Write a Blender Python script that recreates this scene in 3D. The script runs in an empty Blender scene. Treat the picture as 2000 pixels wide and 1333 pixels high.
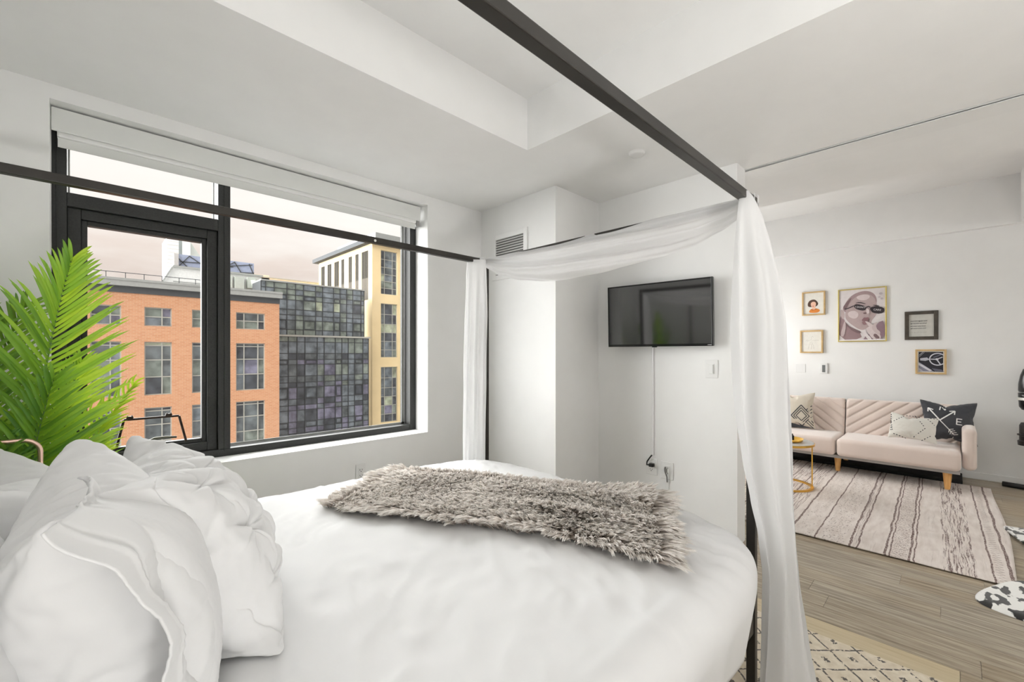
import bpy, bmesh, math, random
from mathutils import Vector, Matrix, Euler, noise
from mathutils.geometry import tessellate_polygon

S = bpy.context.scene
COL = S.collection
R = math.radians

# ------------------------------------------------------------------ camera
YAW = R(45.51)
CAM = Vector((0, 0, 1.31))
cam = bpy.data.cameras.new('camera')
cam.sensor_width = 36; cam.lens = 36*848.2/2000; cam.shift_y = 24.4/2000
cam.clip_start = .03; cam.clip_end = 1000
camo = bpy.data.objects.new('camera', cam); COL.objects.link(camo)
camo.location = CAM; camo.rotation_euler = (R(90), 0, YAW-R(90))
S.camera = camo

# ------------------------------------------------------------------ view
S.view_settings.view_transform = 'Standard'; S.view_settings.look = 'None'
S.view_settings.gamma = 1; S.view_settings.use_curve_mapping = False
S.view_settings.exposure = 0.06

# ------------------------------------------------------------------ sky
W = bpy.data.worlds.new('sky'); S.world = W; W.use_nodes = True
nt = W.node_tree; nt.nodes.clear()
def wn(t, **k):
    n = nt.nodes.new(t)
    for a, b in k.items(): setattr(n, a, b)
    return n
tc = wn('ShaderNodeTexCoord'); sep = wn('ShaderNodeSeparateXYZ')
nt.links.new(tc.outputs['Generated'], sep.inputs[0])
ramp = wn('ShaderNodeValToRGB')
ramp.color_ramp.elements[0].position = .0; ramp.color_ramp.elements[0].color = (.60, .52, .48, 1)
ramp.color_ramp.elements[1].position = .60; ramp.color_ramp.elements[1].color = (.95, .93, .91, 1)
e = ramp.color_ramp.elements.new(.10); e.color = (.66, .56, .51, 1)
e = ramp.color_ramp.elements.new(.18); e.color = (.80, .69, .63, 1)
e = ramp.color_ramp.elements.new(.26); e.color = (.93, .85, .80, 1)
e = ramp.color_ramp.elements.new(.36); e.color = (1.0, .96, .93, 1)
nt.links.new(sep.outputs['Z'], ramp.inputs[0])
mp = wn('ShaderNodeMapping'); mp.inputs['Scale'].default_value = (2.2, 2.2, 9)
mp.inputs['Rotation'].default_value = (.12, .1, 0)
nt.links.new(tc.outputs['Generated'], mp.inputs[0])
ns = wn('ShaderNodeTexNoise'); ns.inputs['Scale'].default_value = 1.6; ns.inputs['Detail'].default_value = 7
nt.links.new(mp.outputs[0], ns.inputs[0])
cr = wn('ShaderNodeValToRGB')
cr.color_ramp.elements[0].position = .42; cr.color_ramp.elements[0].color = (0, 0, 0, 1)
cr.color_ramp.elements[1].position = .66; cr.color_ramp.elements[1].color = (1, 1, 1, 1)
nt.links.new(ns.outputs[0], cr.inputs[0])
mx = wn('ShaderNodeMix', data_type='RGBA'); mx.inputs[7].default_value = (.98, .94, .90, 1)
ml = wn('ShaderNodeMath', operation='MULTIPLY'); ml.inputs[1].default_value = .75
nt.links.new(cr.outputs[0], ml.inputs[0])
nt.links.new(ml.outputs[0], mx.inputs[0]); nt.links.new(ramp.outputs[0], mx.inputs[6])
bg = wn('ShaderNodeBackground'); bg.inputs[1].default_value = 1.08
nt.links.new(mx.outputs[2], bg.inputs[0])
wo = wn('ShaderNodeOutputWorld'); nt.links.new(bg.outputs[0], wo.inputs[0])

# ------------------------------------------------------------------ lights
def sun(name, d, power, angle, color):
    L = bpy.data.lights.new(name, 'SUN'); L.energy = power; L.angle = R(angle); L.color = color
    o = bpy.data.objects.new(name, L); COL.objects.link(o)
    o.rotation_euler = Vector(d).to_track_quat('-Z', 'Y').to_euler()
    o.location = (0, 0, 40)
def bounce_fill(name, loc, power, size, color=(1, .985, .965)):
    """added fill lamp without a fixture: shines at the ceiling, the ceiling lights the room"""
    L = bpy.data.lights.new(name, 'AREA'); L.shape = 'DISK'; L.size = size; L.energy = power; L.color = color
    o = bpy.data.objects.new(name, L); COL.objects.link(o); o.location = loc; o.rotation_euler = (math.pi, 0, 0)
SKY_DOWN = 27.0
sun('overcast_daylight', (.85, -1, -.12), SKY_DOWN, 140, (1.0, .998, .995))
sun('street_daylight', (1, .55, -.5), 1.3, 30, (1.0, .96, .90))
bounce_fill('bedroom_bounce_fill', (.3, -1.35, .45), 64, .5)  # added fill out of view, bounced off the ceilings; no real lamps here
bounce_fill('living_bounce_fill', (4.6, -3.1, 2.1), 60, .5)
bounce_fill('sofa_end_bounce_fill', (5.5, 2.1, .9), 15, .5)  # added fill, hidden behind the partition

# ------------------------------------------------------------------ materials
MATS = {}
class NB:
    """small node builder"""
    def __init__(s, name):
        s.mat = bpy.data.materials.new(name); s.mat.use_nodes = True
        s.nt = s.mat.node_tree; s.nt.nodes.clear()
        s.out = s.n('ShaderNodeOutputMaterial')
        s.p = s.n('ShaderNodeBsdfPrincipled'); s.l(s.p.outputs[0], s.out.inputs[0])
        s.tc = s.n('ShaderNodeTexCoord')
    def n(s, t, **k):
        x = s.nt.nodes.new(t)
        for a, b in k.items(): setattr(x, a, b)
        return x
    def l(s, a, b): s.nt.links.new(a, b)
    def put(s, sock, v):
        if hasattr(v, 'is_output'): s.l(v, sock)
        elif isinstance(v, (tuple, list)) and len(v) == 3 and sock.type == 'RGBA': sock.default_value = (*v, 1)
        else: sock.default_value = v
    def m(s, op, a, b=0.0, c=None):
        x = s.n('ShaderNodeMath', operation=op); s.put(x.inputs[0], a); s.put(x.inputs[1], b)
        if c is not None: s.put(x.inputs[2], c)
        return x.outputs[0]
    def map(s, scale=(1, 1, 1), loc=(0, 0, 0), rot=(0, 0, 0), src='Object'):
        x = s.n('ShaderNodeMapping'); x.inputs['Scale'].default_value = scale
        x.inputs['Location'].default_value = loc; x.inputs['Rotation'].default_value = rot
        s.l(s.tc.outputs[src], x.inputs[0]); return x.outputs[0]
    def noise(s, vec, scale=5, detail=3, rough=.5):
        x = s.n('ShaderNodeTexNoise'); s.l(vec, x.inputs['Vector'])
        x.inputs['Scale'].default_value = scale; x.inputs['Detail'].default_value = detail
        x.inputs['Roughness'].default_value = rough; return x.outputs[0]
    def ramp(s, fac, stops, interp='LINEAR'):
        x = s.n('ShaderNodeValToRGB'); cr = x.color_ramp; cr.interpolation = interp
        while len(cr.elements) < len(stops): cr.elements.new(.5)
        for el, (p, c) in zip(cr.elements, stops):
            el.position = p; el.color = (*c, 1) if len(c) == 3 else c
        s.l(fac, x.inputs[0]); return x.outputs[0]
    def mix(s, fac, a, b, blend='MIX'):
        x = s.n('ShaderNodeMix', data_type='RGBA', blend_type=blend)
        s.put(x.inputs[0], fac); s.put(x.inputs[6], a); s.put(x.inputs[7], b); return x.outputs[2]
    def xyz(s, vec):
        x = s.n('ShaderNodeSeparateXYZ'); s.l(vec, x.inputs[0]); return x.outputs
    def bump(s, h, strength=.2, dist=.01):
        x = s.n('ShaderNodeBump'); x.inputs['Strength'].default_value = strength
        x.inputs['Distance'].default_value = dist; s.l(h, x.inputs['Height'])
        s.l(x.outputs[0], s.p.inputs['Normal'])
    def set(s, color=None, rough=None, metal=None, **k):
        if color is not None: s.put(s.p.inputs['Base Color'], color)
        if rough is not None: s.put(s.p.inputs['Roughness'], rough)
        if metal is not None: s.p.inputs['Metallic'].default_value = metal
        for a, b in k.items(): s.put(s.p.inputs[a.replace('_', ' ')], b)
        return s.mat

def simple(name, color, rough=.5, metal=0.0, var=.06, nscale=6, bump=0.0, bscale=80, **k):
    if name in MATS: return MATS[name]
    b = NB(name)
    n = b.noise(b.map(), nscale, 4)
    lo = tuple(max(0, c*(1-var)) for c in color); hi = tuple(min(1, c*(1+var)) for c in color)
    b.set(b.ramp(n, [(.3, lo), (.7, hi)]), rough, metal, **k)
    if bump: b.bump(b.noise(b.map(), bscale, 3), bump, .003)
    MATS[name] = b.mat
    return b.mat

M_wall = simple('wall_paint', (.85, .85, .84), .75, var=.012, bump=.03, bscale=300)
M_ceil = simple('ceiling_paint', (.87, .87, .86), .85, var=.012)
M_trim = simple('white_trim', (.84, .84, .83), .45, var=.01)
M_plate = simple('white_plastic', (.82, .82, .81), .35, var=.01)
M_black = simple('black_powder_coat', (.012, .012, .012), .42, var=.2, bump=.05)
M_bedmetal = simple('dark_bronze_metal', (.034, .031, .027), .36, .55, var=.25)
M_win = simple('charcoal_window_metal', (.022, .023, .022), .5, .2, var=.3, nscale=120, bump=.08, bscale=500)
M_shade = simple('roller_shade_white', (.76, .77, .75), .6, var=.02)
M_dark = simple('dark_void', (.01, .01, .01), .8)
M_screw = simple('zinc_screw', (.75, .74, .7), .35, .8)
M_gold = simple('brushed_gold', (.83, .50, .10), .28, 1.0, var=.1)
M_framegold = simple('frame_gold', (.62, .50, .16), .35, .7, var=.1)
M_rose = simple('rose_gold_metal', (.88, .60, .50), .25, .85, var=.06)
M_oak = None

def wood(name, c1, c2, scale=(3, 3, 30), rough=.45):
    b = NB(name)
    n = b.noise(b.map(scale), 4, 5, .6)
    b.set(b.ramp(n, [(.3, c1), (.7, c2)]), rough); b.bump(n, .08, .002)
    return b.mat
M_leg = wood('beech_wood', (.72, .36, .10), (.86, .50, .19), (20, 20, 2))
M_picframe = wood('picture_frame_wood', (.50, .33, .14), (.66, .46, .22), (3, 3, 3))
M_darkframe = wood('dark_walnut_frame', (.035, .028, .02), (.075, .06, .045), (30, 4, 4))

def cloth(name, color, rough=.85, weave=600, bump=.05, trans=0.0, clear=0.0, sheen=.15, var=.015):
    b = NB(name)
    n = b.noise(b.map(), 3, 4)
    lo = tuple(c*(1-var) for c in color); hi = tuple(min(1, c*(1+var)) for c in color)
    col = b.ramp(n, [(.3, lo), (.7, hi)])
    b.set(col, rough, Sheen_Weight=sheen)
    b.bump(b.noise(b.map(), weave, 2), bump, .001)
    if trans or clear:
        t = b.n('ShaderNodeBsdfTranslucent'); b.l(col, t.inputs[0])
        ms = b.n('ShaderNodeMixShader'); ms.inputs[0].default_value = trans
        b.l(b.p.outputs[0], ms.inputs[1]); b.l(t.outputs[0], ms.inputs[2])
        tr = b.n('ShaderNodeBsdfTransparent')
        m2 = b.n('ShaderNodeMixShader'); m2.inputs[0].default_value = clear
        b.l(ms.outputs[0], m2.inputs[1]); b.l(tr.outputs[0], m2.inputs[2])
        b.l(m2.outputs[0], b.out.inputs[0])
    return b.mat
M_bed = cloth('white_bed_linen', (.76, .76, .76), weave=500, bump=.06)
M_pillow = cloth('white_pillow_cotton', (.77, .77, .77), weave=500, bump=.05)
M_sheer = cloth('sheer_white_voile', (.93, .93, .93), trans=.45, clear=.10, weave=900)
M_sofa = cloth('blush_velvet', (.76, .645, .58), .7, sheen=.6, weave=300, bump=.03, var=.05)

def glass(name, tint=(1, 1, 1), refl=.05):
    b = NB(name); b.nt.nodes.remove(b.p)
    tr = b.n('ShaderNodeBsdfTransparent'); tr.inputs[0].default_value = (*tint, 1)
    gl = b.n('ShaderNodeBsdfGlossy'); gl.inputs['Roughness'].default_value = .02
    fr = b.n('ShaderNodeFresnel'); fr.inputs[0].default_value = 1.25
    n = b.noise(b.map(), 2, 1)
    f = b.m('ADD', b.m('MULTIPLY', fr.outputs[0], .2), b.m('MULTIPLY', n, .01))
    ms = b.n('ShaderNodeMixShader'); b.l(f, ms.inputs[0])
    b.l(tr.outputs[0], ms.inputs[1]); b.l(gl.outputs[0], ms.inputs[2]); b.l(ms.outputs[0], b.out.inputs[0])
    return b.mat
M_glass = glass('window_glass', (.98, .985, .98))

# ------------------------------------------------------------------ mesh builder
class MB:
    def __init__(s): s.v = []; s.f = []; s.mi = []
    def add(s, vs, fs, m=0):
        o = len(s.v); s.v += [tuple(p) for p in vs]
        for f in fs: s.f.append(tuple(i+o for i in f)); s.mi.append(m)
        return s
    def box(s, x0, x1, y0, y1, z0, z1, m=0):
        if x0 > x1: x0, x1 = x1, x0
        if y0 > y1: y0, y1 = y1, y0
        if z0 > z1: z0, z1 = z1, z0
        v = [(x0, y0, z0), (x1, y0, z0), (x1, y1, z0), (x0, y1, z0), (x0, y0, z1), (x1, y0, z1), (x1, y1, z1), (x0, y1, z1)]
        return s.add(v, [(3, 2, 1, 0), (4, 5, 6, 7), (0, 1, 5, 4), (1, 2, 6, 5), (2, 3, 7, 6), (3, 0, 4, 7)], m)
    def bar(s, a, b, w, h, up=(0, 0, 1), m=0):
        a = Vector(a); b = Vector(b); d = (b-a).normalized(); u = Vector(up)
        x = d.cross(u)
        if x.length < 1e-4: x = d.cross(Vector((1, 0, 0)))
        x.normalize(); y = x.cross(d).normalized()
        v = []
        for p in (a, b):
            for i, j in ((-1, -1), (1, -1), (1, 1), (-1, 1)): v.append(p+x*(i*w/2)+y*(j*h/2))
        return s.add(v, [(3, 2, 1, 0), (4, 5, 6, 7), (0, 1, 5, 4), (1, 2, 6, 5), (2, 3, 7, 6), (3, 0, 4, 7)], m)
    def tube(s, pts, r, n=10, closed=False, m=0):
        pts = [Vector(p) for p in pts]; N = len(pts)
        rr = r if isinstance(r, (list, tuple)) else [r]*N
        vs = []; prev = None
        for i, p in enumerate(pts):
            if closed: t = pts[(i+1) % N]-pts[i-1]
            else: t = pts[min(i+1, N-1)]-pts[max(i-1, 0)]
            t.normalize()
            if prev is None:
                a = t.cross(Vector((0, 0, 1)))
                if a.length < .05: a = t.cross(Vector((1, 0, 0)))
            else: a = prev-t*prev.dot(t)
            a.normalize(); prev = a; b = t.cross(a)
            for k in range(n):
                q = 2*math.pi*k/n; vs.append(p+(a*math.cos(q)+b*math.sin(q))*rr[i])
        fs = []
        for i in range(N if closed else N-1):
            j = (i+1) % N
            for k in range(n): fs.append((i*n+k, i*n+(k+1) % n, j*n+(k+1) % n, j*n+k))
        if not closed: fs += [tuple(range(n))[::-1], tuple((N-1)*n+k for k in range(n))]
        return s.add(vs, fs, m)
    def lathe(s, prof, c=(0, 0, 0), n=24, m=0, axis='z'):
        vs = []; fs = []
        for r, z in prof:
            for k in range(n):
                q = 2*math.pi*k/n; x, y = r*math.cos(q), r*math.sin(q)
                p = (x, y, z) if axis == 'z' else ((z, x, y) if axis == 'x' else (x, z, y))
                vs.append((c[0]+p[0], c[1]+p[1], c[2]+p[2]))
        for i in range(len(prof)-1):
            for k in range(n): fs.append((i*n+k, i*n+(k+1) % n, (i+1)*n+(k+1) % n, (i+1)*n+k))
        fs += [tuple(range(n))[::-1], tuple((len(prof)-1)*n+k for k in range(n))]
        return s.add(vs, fs, m)
    def grid(s, fn, nu, nv, m=0, wrap=False):
        vs = [fn(i/nu, j/nv) for j in range(nv+1) for i in range(nu+1)]
        fs = [(j*(nu+1)+i, j*(nu+1)+i+1, (j+1)*(nu+1)+i+1, (j+1)*(nu+1)+i) for j in range(nv) for i in range(nu)]
        return s.add(vs, fs, m)
    def poly(s, pts2, fn, m=0):
        """filled 2-D outline mapped into space by fn(x, y)"""
        tri = tessellate_polygon([[Vector((x, y, 0)) for x, y in pts2]])
        return s.add([fn(x, y) for x, y in pts2], [tuple(t) for t in tri], m)
    def build(s, name, mats, parent=None, smooth=False, bevel=0.0, kind=None, seg=2, fix=True, world=True, weld=False):
        me = bpy.data.meshes.new(name); me.from_pydata(s.v, [], s.f)
        if not isinstance(mats, (list, tuple)): mats = [mats]
        for x in mats: me.materials.append(x)
        for p, i in zip(me.polygons, s.mi): p.material_index = i; p.use_smooth = smooth
        if fix or weld:
            bm = bmesh.new(); bm.from_mesh(me)
            if weld: bmesh.ops.remove_doubles(bm, verts=bm.verts, dist=1e-5)
            if fix: bmesh.ops.recalc_face_normals(bm, faces=bm.faces)
            bm.to_mesh(me); bm.free()
        o = bpy.data.objects.new(name, me); COL.objects.link(o)
        if parent:
            o.parent = parent
            if world and parent.parent is None: o.matrix_parent_inverse = Matrix.Translation(-Vector(parent.location))
        if bevel:
            b = o.modifiers.new('bevel', 'BEVEL'); b.width = bevel; b.segments = seg; b.limit_method = 'ANGLE'; b.angle_limit = R(35)
            b.harden_normals = False
        if kind: o['kind'] = kind
        return o

def thing(name, label, cat, loc=(0, 0, 0), group=None):
    o = bpy.data.objects.new(name, None); COL.objects.link(o); o.location = loc
    o.empty_display_size = .1
    o['label'] = label; o['category'] = cat
    if group: o['group'] = group
    return o
def tag(o, label, cat, group=None):
    o['label'] = label; o['category'] = cat
    if group: o['group'] = group
    return o
def struct(name, mb, mat, parent=None, **k):
    return mb.build(name, mat, parent, kind=None if parent else 'structure', **k)
def text_polys(txt, size=1.0):
    """filled letter triangles of a text, centred: (verts2d, faces)"""
    c = bpy.data.curves.new('t', 'FONT'); c.body = txt; c.size = size; c.align_x = 'CENTER'; c.align_y = 'CENTER'
    o = bpy.data.objects.new('t', c); COL.objects.link(o)
    dg = bpy.context.evaluated_depsgraph_get(); me = bpy.data.meshes.new_from_object(o.evaluated_get(dg))
    v = [(p.co.x, p.co.y) for p in me.vertices]; f = [tuple(p.vertices) for p in me.polygons]
    bpy.data.objects.remove(o); bpy.data.curves.remove(c); bpy.data.meshes.remove(me)
    return v, f
def sstep(a, b, x):
    t = max(0, min(1, (x-a)/(b-a))); return t*t*(3-2*t)
def lerp_tab(tab, x):
    if x <= tab[0][0]: return tab[0][1:]
    for a, b in zip(tab, tab[1:]):
        if x <= b[0]:
            t = (x-a[0])/(b[0]-a[0]); t = t*t*(3-2*t)*.35+t*.65
            return tuple(p+(q-p)*t for p, q in zip(a[1:], b[1:]))
    return tab[-1][1:]

# ================================================================== THE ROOM
H = 2.6          # low ceiling
YW = 3.022       # window wall inner face
XT = 3.143       # wall with the television
XS = 6.63        # wall behind the sofa
WX0, WX1, WZ0, WZ1 = -.122, 2.0, .667, 2.529   # bedroom window opening

# window wall with its two openings
m = MB(); y0, y1 = YW, 3.45
LX0, LX1 = 4.3, 6.1
m.box(-.9, WX0, y0, y1, 0, 3.2); m.box(WX0, WX1, y0, y1, 0, WZ0); m.box(WX0, WX1, y0, y1, WZ1, 3.2)
m.box(WX1, LX0, y0, y1, 0, 3.2); m.box(LX0, LX1, y0, y1, 0, WZ0); m.box(LX0, LX1, y0, y1, WZ1, 3.2); m.box(LX1, 6.9, y0, y1, 0, 3.2)
struct('wall_window', m, M_wall)
struct('wall_right', MB().box(XS, XS+.2, -3.6, YW, 0, 3.3), M_wall)
struct('wall_left', MB().box(-.9, -.75, -2.4, YW, 0, 3.2), M_wall)
struct('wall_back', MB().box(-.9, 3.3, -2.6, -2.4, 0, 3.2).box(3.15, 3.3, -3.6, -2.4, 0, 3.2).box(3.15, 6.8, -3.8, -3.6, 0, 3.3), M_wall)
struct('wall_partition', MB().box(XT, 3.298, 1.027, YW, 0, H), M_wall)
struct('wall_corner', MB().box(2.573, XT, 2.142, YW, 0, H), M_wall)

# ceiling: low slab with two raised trays
TX1, TY1, TZ = 2.0, 1.897, 2.922
UX0, UX1, UY0, UY1, UZ = 4.25, 6.56, -.46, 2.5, 3.09
m = MB()
m.box(-.9, TX1, TY1, YW, H, 3.2)                 # strip by the window
m.box(TX1, 3.296, -2.6, YW, H, 3.2)              # between tray and partition
m.box(-.9, TX1, -2.6, -2.2, H, 3.2)
m.box(-.9, TX1, -2.2, TY1, TZ, 3.2)              # tray top
m.box(3.336, UX0, -3.8, YW, H, 3.2)
m.box(3.296, 3.336, -3.8, YW, H+.28, 3.2)        # slot for the sliding panel
m.box(UX0, UX1, -3.8, UY0, H, 3.2); m.box(UX0, UX1, UY1, YW, H, 3.2); m.box(UX1, XS, -3.8, YW, H, 3.2)
m.box(UX0, UX1, UY0, UY1, UZ, 3.3)
struct('ceiling', m, M_ceil)
struct('trim_1', MB().box(3.336, 3.504, -3.5, 1.05, H-.006, H+.004), M_trim)

# floor: individual planks running towards the window wall
def floor_layer():
    b = NB('grey_oak_planks')
    at = b.n('ShaderNodeAttribute', attribute_name='tone'); at.attribute_type = 'GEOMETRY'
    tone = at.outputs['Fac']
    off = b.n('ShaderNodeCombineXYZ'); b.l(b.m('MULTIPLY', tone, 37.0), off.inputs[0]); b.l(b.m('MULTIPLY', tone, 91.0), off.inputs[1])
    va = b.n('ShaderNodeVectorMath', operation='ADD'); b.l(b.map((38, 1.6, 1)), va.inputs[0]); b.l(off.outputs[0], va.inputs[1])
    n1 = b.noise(va.outputs[0], 1.6, 6, .62)
    vb = b.n('ShaderNodeVectorMath', operation='ADD'); b.l(b.map((150, 5, 1)), vb.inputs[0]); b.l(off.outputs[0], vb.inputs[1])
    n2 = b.noise(vb.outputs[0], 1.5, 3, .6)
    g = b.m('ADD', b.m('MULTIPLY', n1, .7), b.m('MULTIPLY', n2, .3))
    grey = b.ramp(g, [(.34, (.13, .105, .076)), (.48, (.30, .258, .20)), (.62, (.46, .41, .33))])
    warm = b.ramp(g, [(.34, (.16, .115, .066)), (.48, (.30, .235, .155)), (.62, (.44, .365, .255))])
    c = b.mix(b.m('MULTIPLY', tone, .8), grey, warm)
    light = b.ramp(g, [(.32, (.43, .34, .20)), (.5, (.52, .43, .28)), (.68, (.58, .49, .33))])
    c = b.mix(b.m('GREATER_THAN', tone, 1.5), c, light)
    b.set(c, b.m('ADD', .34, b.m('MULTIPLY', n2, .2))); b.bump(g, .12, .002)
    return b.mat
rnd = random.Random(4)
m = MB(); tones = []
x = -.6; PW = .145; k = 0
x0 = 2.425-PW*23
for i in range(52):
    xa = x0+i*PW; xb = xa+PW
    if xa > 6.62: break
    y = -3.6-rnd.random()*1.2
    if i == 23: ys = [(-3.6, -1.24, None), (-1.24, -.017, None), (-.017, 1.2, 2.0), (1.2, 2.42, None), (2.42, YW, None)]
    else:
        ys = []
        while y < YW:
            ys.append((max(y, -3.6), min(y+1.22, YW), None)); y += 1.22
    for a, b_, t in ys:
        if b_ <= a: continue
        g = .0009
        m.box(xa+g, xb-g, a+g, b_-g, -.012, 0); tn = rnd.random() if t is None else t
        tones += [tn]*6
m.box(x0, 6.63, -3.6, YW, -.1, -.004); tones += [.1]*6
fl = struct('floor', m, floor_layer(), fix=False)
at = fl.data.attributes.new('tone', 'FLOAT', 'FACE')
at.data.foreach_set('value', tones)

struct('baseboard_right', MB().box(XS-.014, XS, -3.6, YW, 0, .072), M_trim, bevel=.004)
struct('baseboard_window', MB().box(-.75, 2.573, YW-.014, YW, 0, .072), M_trim, bevel=.004)

# ------------------------------------------------------------------ window
win = MB()
FY0, FY1 = 3.2, 3.36
win.box(WX0, -.068, FY0, FY1, WZ0, WZ1); win.box(1.944, WX1, FY0, FY1, WZ0, WZ1)
win.box(-.068, 1.944, FY0, FY1, WZ0, .712); win.box(-.068, 1.944, FY0, FY1, 2.47, WZ1)
win.box(.588, .653, FY0, FY1, .712, 2.47)
win.box(-.068, .588, FY0, FY1, 2.072, 2.142)
# raised ribs along the frame
win.box(-.108, -.104, FY0-.004, FY0, .70, 2.49)
win.box(.618, .622, FY0-.004, FY0, .70, 2.49)
w1 = struct('window_1', win, M_win, bevel=.003)
sash = MB()
sx0, sx1, sz0, sz1 = -.068, .588, .712, 2.072
sy0, sy1 = FY0+.03, FY0+.10
def ring(mb, x0, x1, z0, z1, w, ya, yb, wb=None):
    wb = wb or w
    mb.box(x0, x0+w, ya, yb, z0, z1); mb.box(x1-w, x1, ya, yb, z0, z1)
    mb.box(x0+w, x1-w, ya, yb, z0, z0+wb); mb.box(x0+w, x1-w, ya, yb, z1-w, z1)
ring(sash, sx0, sx1, sz0, sz1, .052, sy0, sy1)
ring(sash, sx0+.052, sx1-.052, sz0+.052, sz1-.052, .024, sy0+.022, sy1)
so = sash.build('casement_sash', M_win, w1, bevel=.003)
MB().box(sx0+.07, sx1-.07, sy0+.05, sy0+.056, sz0+.07, sz1-.07).build('pane', M_glass, w1)
MB().box(-.068, .588, FY0+.075, FY0+.081, 2.142, 2.47).build('pane', M_glass, w1)
MB().box(.653, 1.944, FY0+.095, FY0+.101, .712, 2.47).build('pane', M_glass, w1)
gk = MB()
gk.box(.655, 1.942, FY0+.09, FY0+.095, .713, .728); gk.box(1.915, 1.94, FY0+.09, FY0+.095, .713, 2.47)
gk.box(-.066, -.058, FY0+.07, FY0+.075, 2.143, 2.47); gk.box(.574, .58, FY0+.07, FY0+.075, 2.143, 2.47)
gk.build('glazing_gasket', simple('grey_gasket', (.35, .36, .35), .5), w1)
# stay bar and handle at the bottom of the casement
rb = MB(); yb = sy0-.012
pa, pb, pc, pd = (.118, yb, .775), (.150, yb-.03, .945), (.392, yb-.03, .945), (.43, yb, .785)
for a, b_ in ((pa, pb), (pb, pc), (pc, pd)): rb.bar(a, b_, .012, .012, up=(0, 1, 0))
for xx in (.175, .345): rb.box(xx-.015, xx+.015, yb-.037, yb-.023, .951, .962); rb.box(xx-.012, xx-.006, yb-.034, yb-.026, .962, .968); rb.box(xx+.006, xx+.012, yb-.034, yb-.026, .962, .968)
rb.build('stay_bar', simple('dark_brown_metal', (.03, .018, .012), .4, .5), w1, bevel=.002)
hd = MB(); hd.bar((.255, sy0-.01, .765), (.262, sy0-.045, .812), .02, .014, up=(0, 1, 0))
hd.tube([(.258, sy0-.048, .815), (.28, sy0-.052, .826), (.33, sy0-.05, .828), (.38, sy0-.046, .822)], [.009, .009, .008, .006], 8)
hd.build('handle', simple('olive_grey_metal', (.10, .10, .075), .35, .6), w1, smooth=True)
# living room window lets daylight into the far room
lw = MB(); ring(lw, LX0, LX1, WZ0, WZ1, .06, FY0, FY1); lw.box(5.17, 5.23, FY0, FY1, WZ0, WZ1)
w2 = struct('window_2', lw, M_win)
MB().box(LX0+.06, 5.17, FY0+.08, FY0+.086, WZ0+.06, WZ1-.06).build('pane', M_glass, w2)
MB().box(5.23, LX1-.06, FY0+.08, FY0+.086, WZ0+.06, WZ1-.06).build('pane', M_glass, w2)

# ================================================================== PILLOWS SIMULATED FIRST (cheap scene)
def sim_pillow(Wd, Ht, nx, ny, pressure=3.0, frames=30, seed=1, grav=0.0):
    rn = random.Random(seed); v = []; f = []; idx = {}
    for side in (1, -1):
        for j in range(ny+1):
            for i in range(nx+1):
                e = i in (0, nx) or j in (0, ny); kk = (i, j, 0 if e else side)
                if kk in idx: continue
                idx[kk] = len(v)
                v.append(((i/nx-.5)*Wd, (j/ny-.5)*Ht, 0 if e else side*.012+rn.uniform(-.003, .003)))
        for j in range(ny):
            for i in range(nx):
                q = [idx[(a, b, 0 if (a in (0, nx) or b in (0, ny)) else side)] for a, b in ((i, j), (i+1, j), (i+1, j+1), (i, j+1))]
                f.append(tuple(q) if side > 0 else tuple(q[::-1]))
    me = bpy.data.meshes.new('s'); me.from_pydata(v, [], f); me.update()
    o = bpy.data.objects.new('s', me); COL.objects.link(o)
    md = o.modifiers.new('c', 'CLOTH'); s = md.settings
    s.quality = 6; s.mass = .15; s.tension_stiffness = 20; s.compression_stiffness = 20; s.shear_stiffness = 8; s.bending_stiffness = .3
    s.tension_damping = 25; s.compression_damping = 25; s.shear_damping = 25
    s.use_pressure = True; s.uniform_pressure_force = pressure; s.effector_weights.gravity = grav; s.air_damping = 3
    md.collision_settings.use_collision = False
    md.point_cache.frame_start = 1; md.point_cache.frame_end = frames
    for fr in range(1, frames+1): S.frame_set(fr)
    ev = o.evaluated_get(bpy.context.evaluated_depsgraph_get())
    vs = [p.co.copy() for p in ev.data.vertices]
    bpy.data.objects.remove(o); bpy.data.meshes.remove(me); S.frame_set(1)
    if max(abs(p.z) for p in vs) < .02 or max(abs(p.x) for p in vs) > Wd:      # fall back to a plain cushion shape
        vs = []
        for kk in idx:
            u, w = kk[0]/nx*2-1, kk[1]/ny*2-1
            vs.append(Vector((u*Wd/2*.94, w*Ht/2*.94, kk[2]*.13*((1-u*u)*(1-w*w))**.45)))
    return vs, f, idx
P_BIG = sim_pillow(.68, .56, 48, 40, 3.2, 30, 2)
P_SHAM = sim_pillow(.74, .54, 50, 38, 4.2, 32, 5)
P_SOFT = sim_pillow(.72, .50, 44, 32, 3.0, 28, 9)
P_SQ = sim_pillow(.47, .47, 32, 32, 3.0, 28, 3)
P_LUM = sim_pillow(.40, .29, 32, 24, 2.6, 28, 7)

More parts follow.
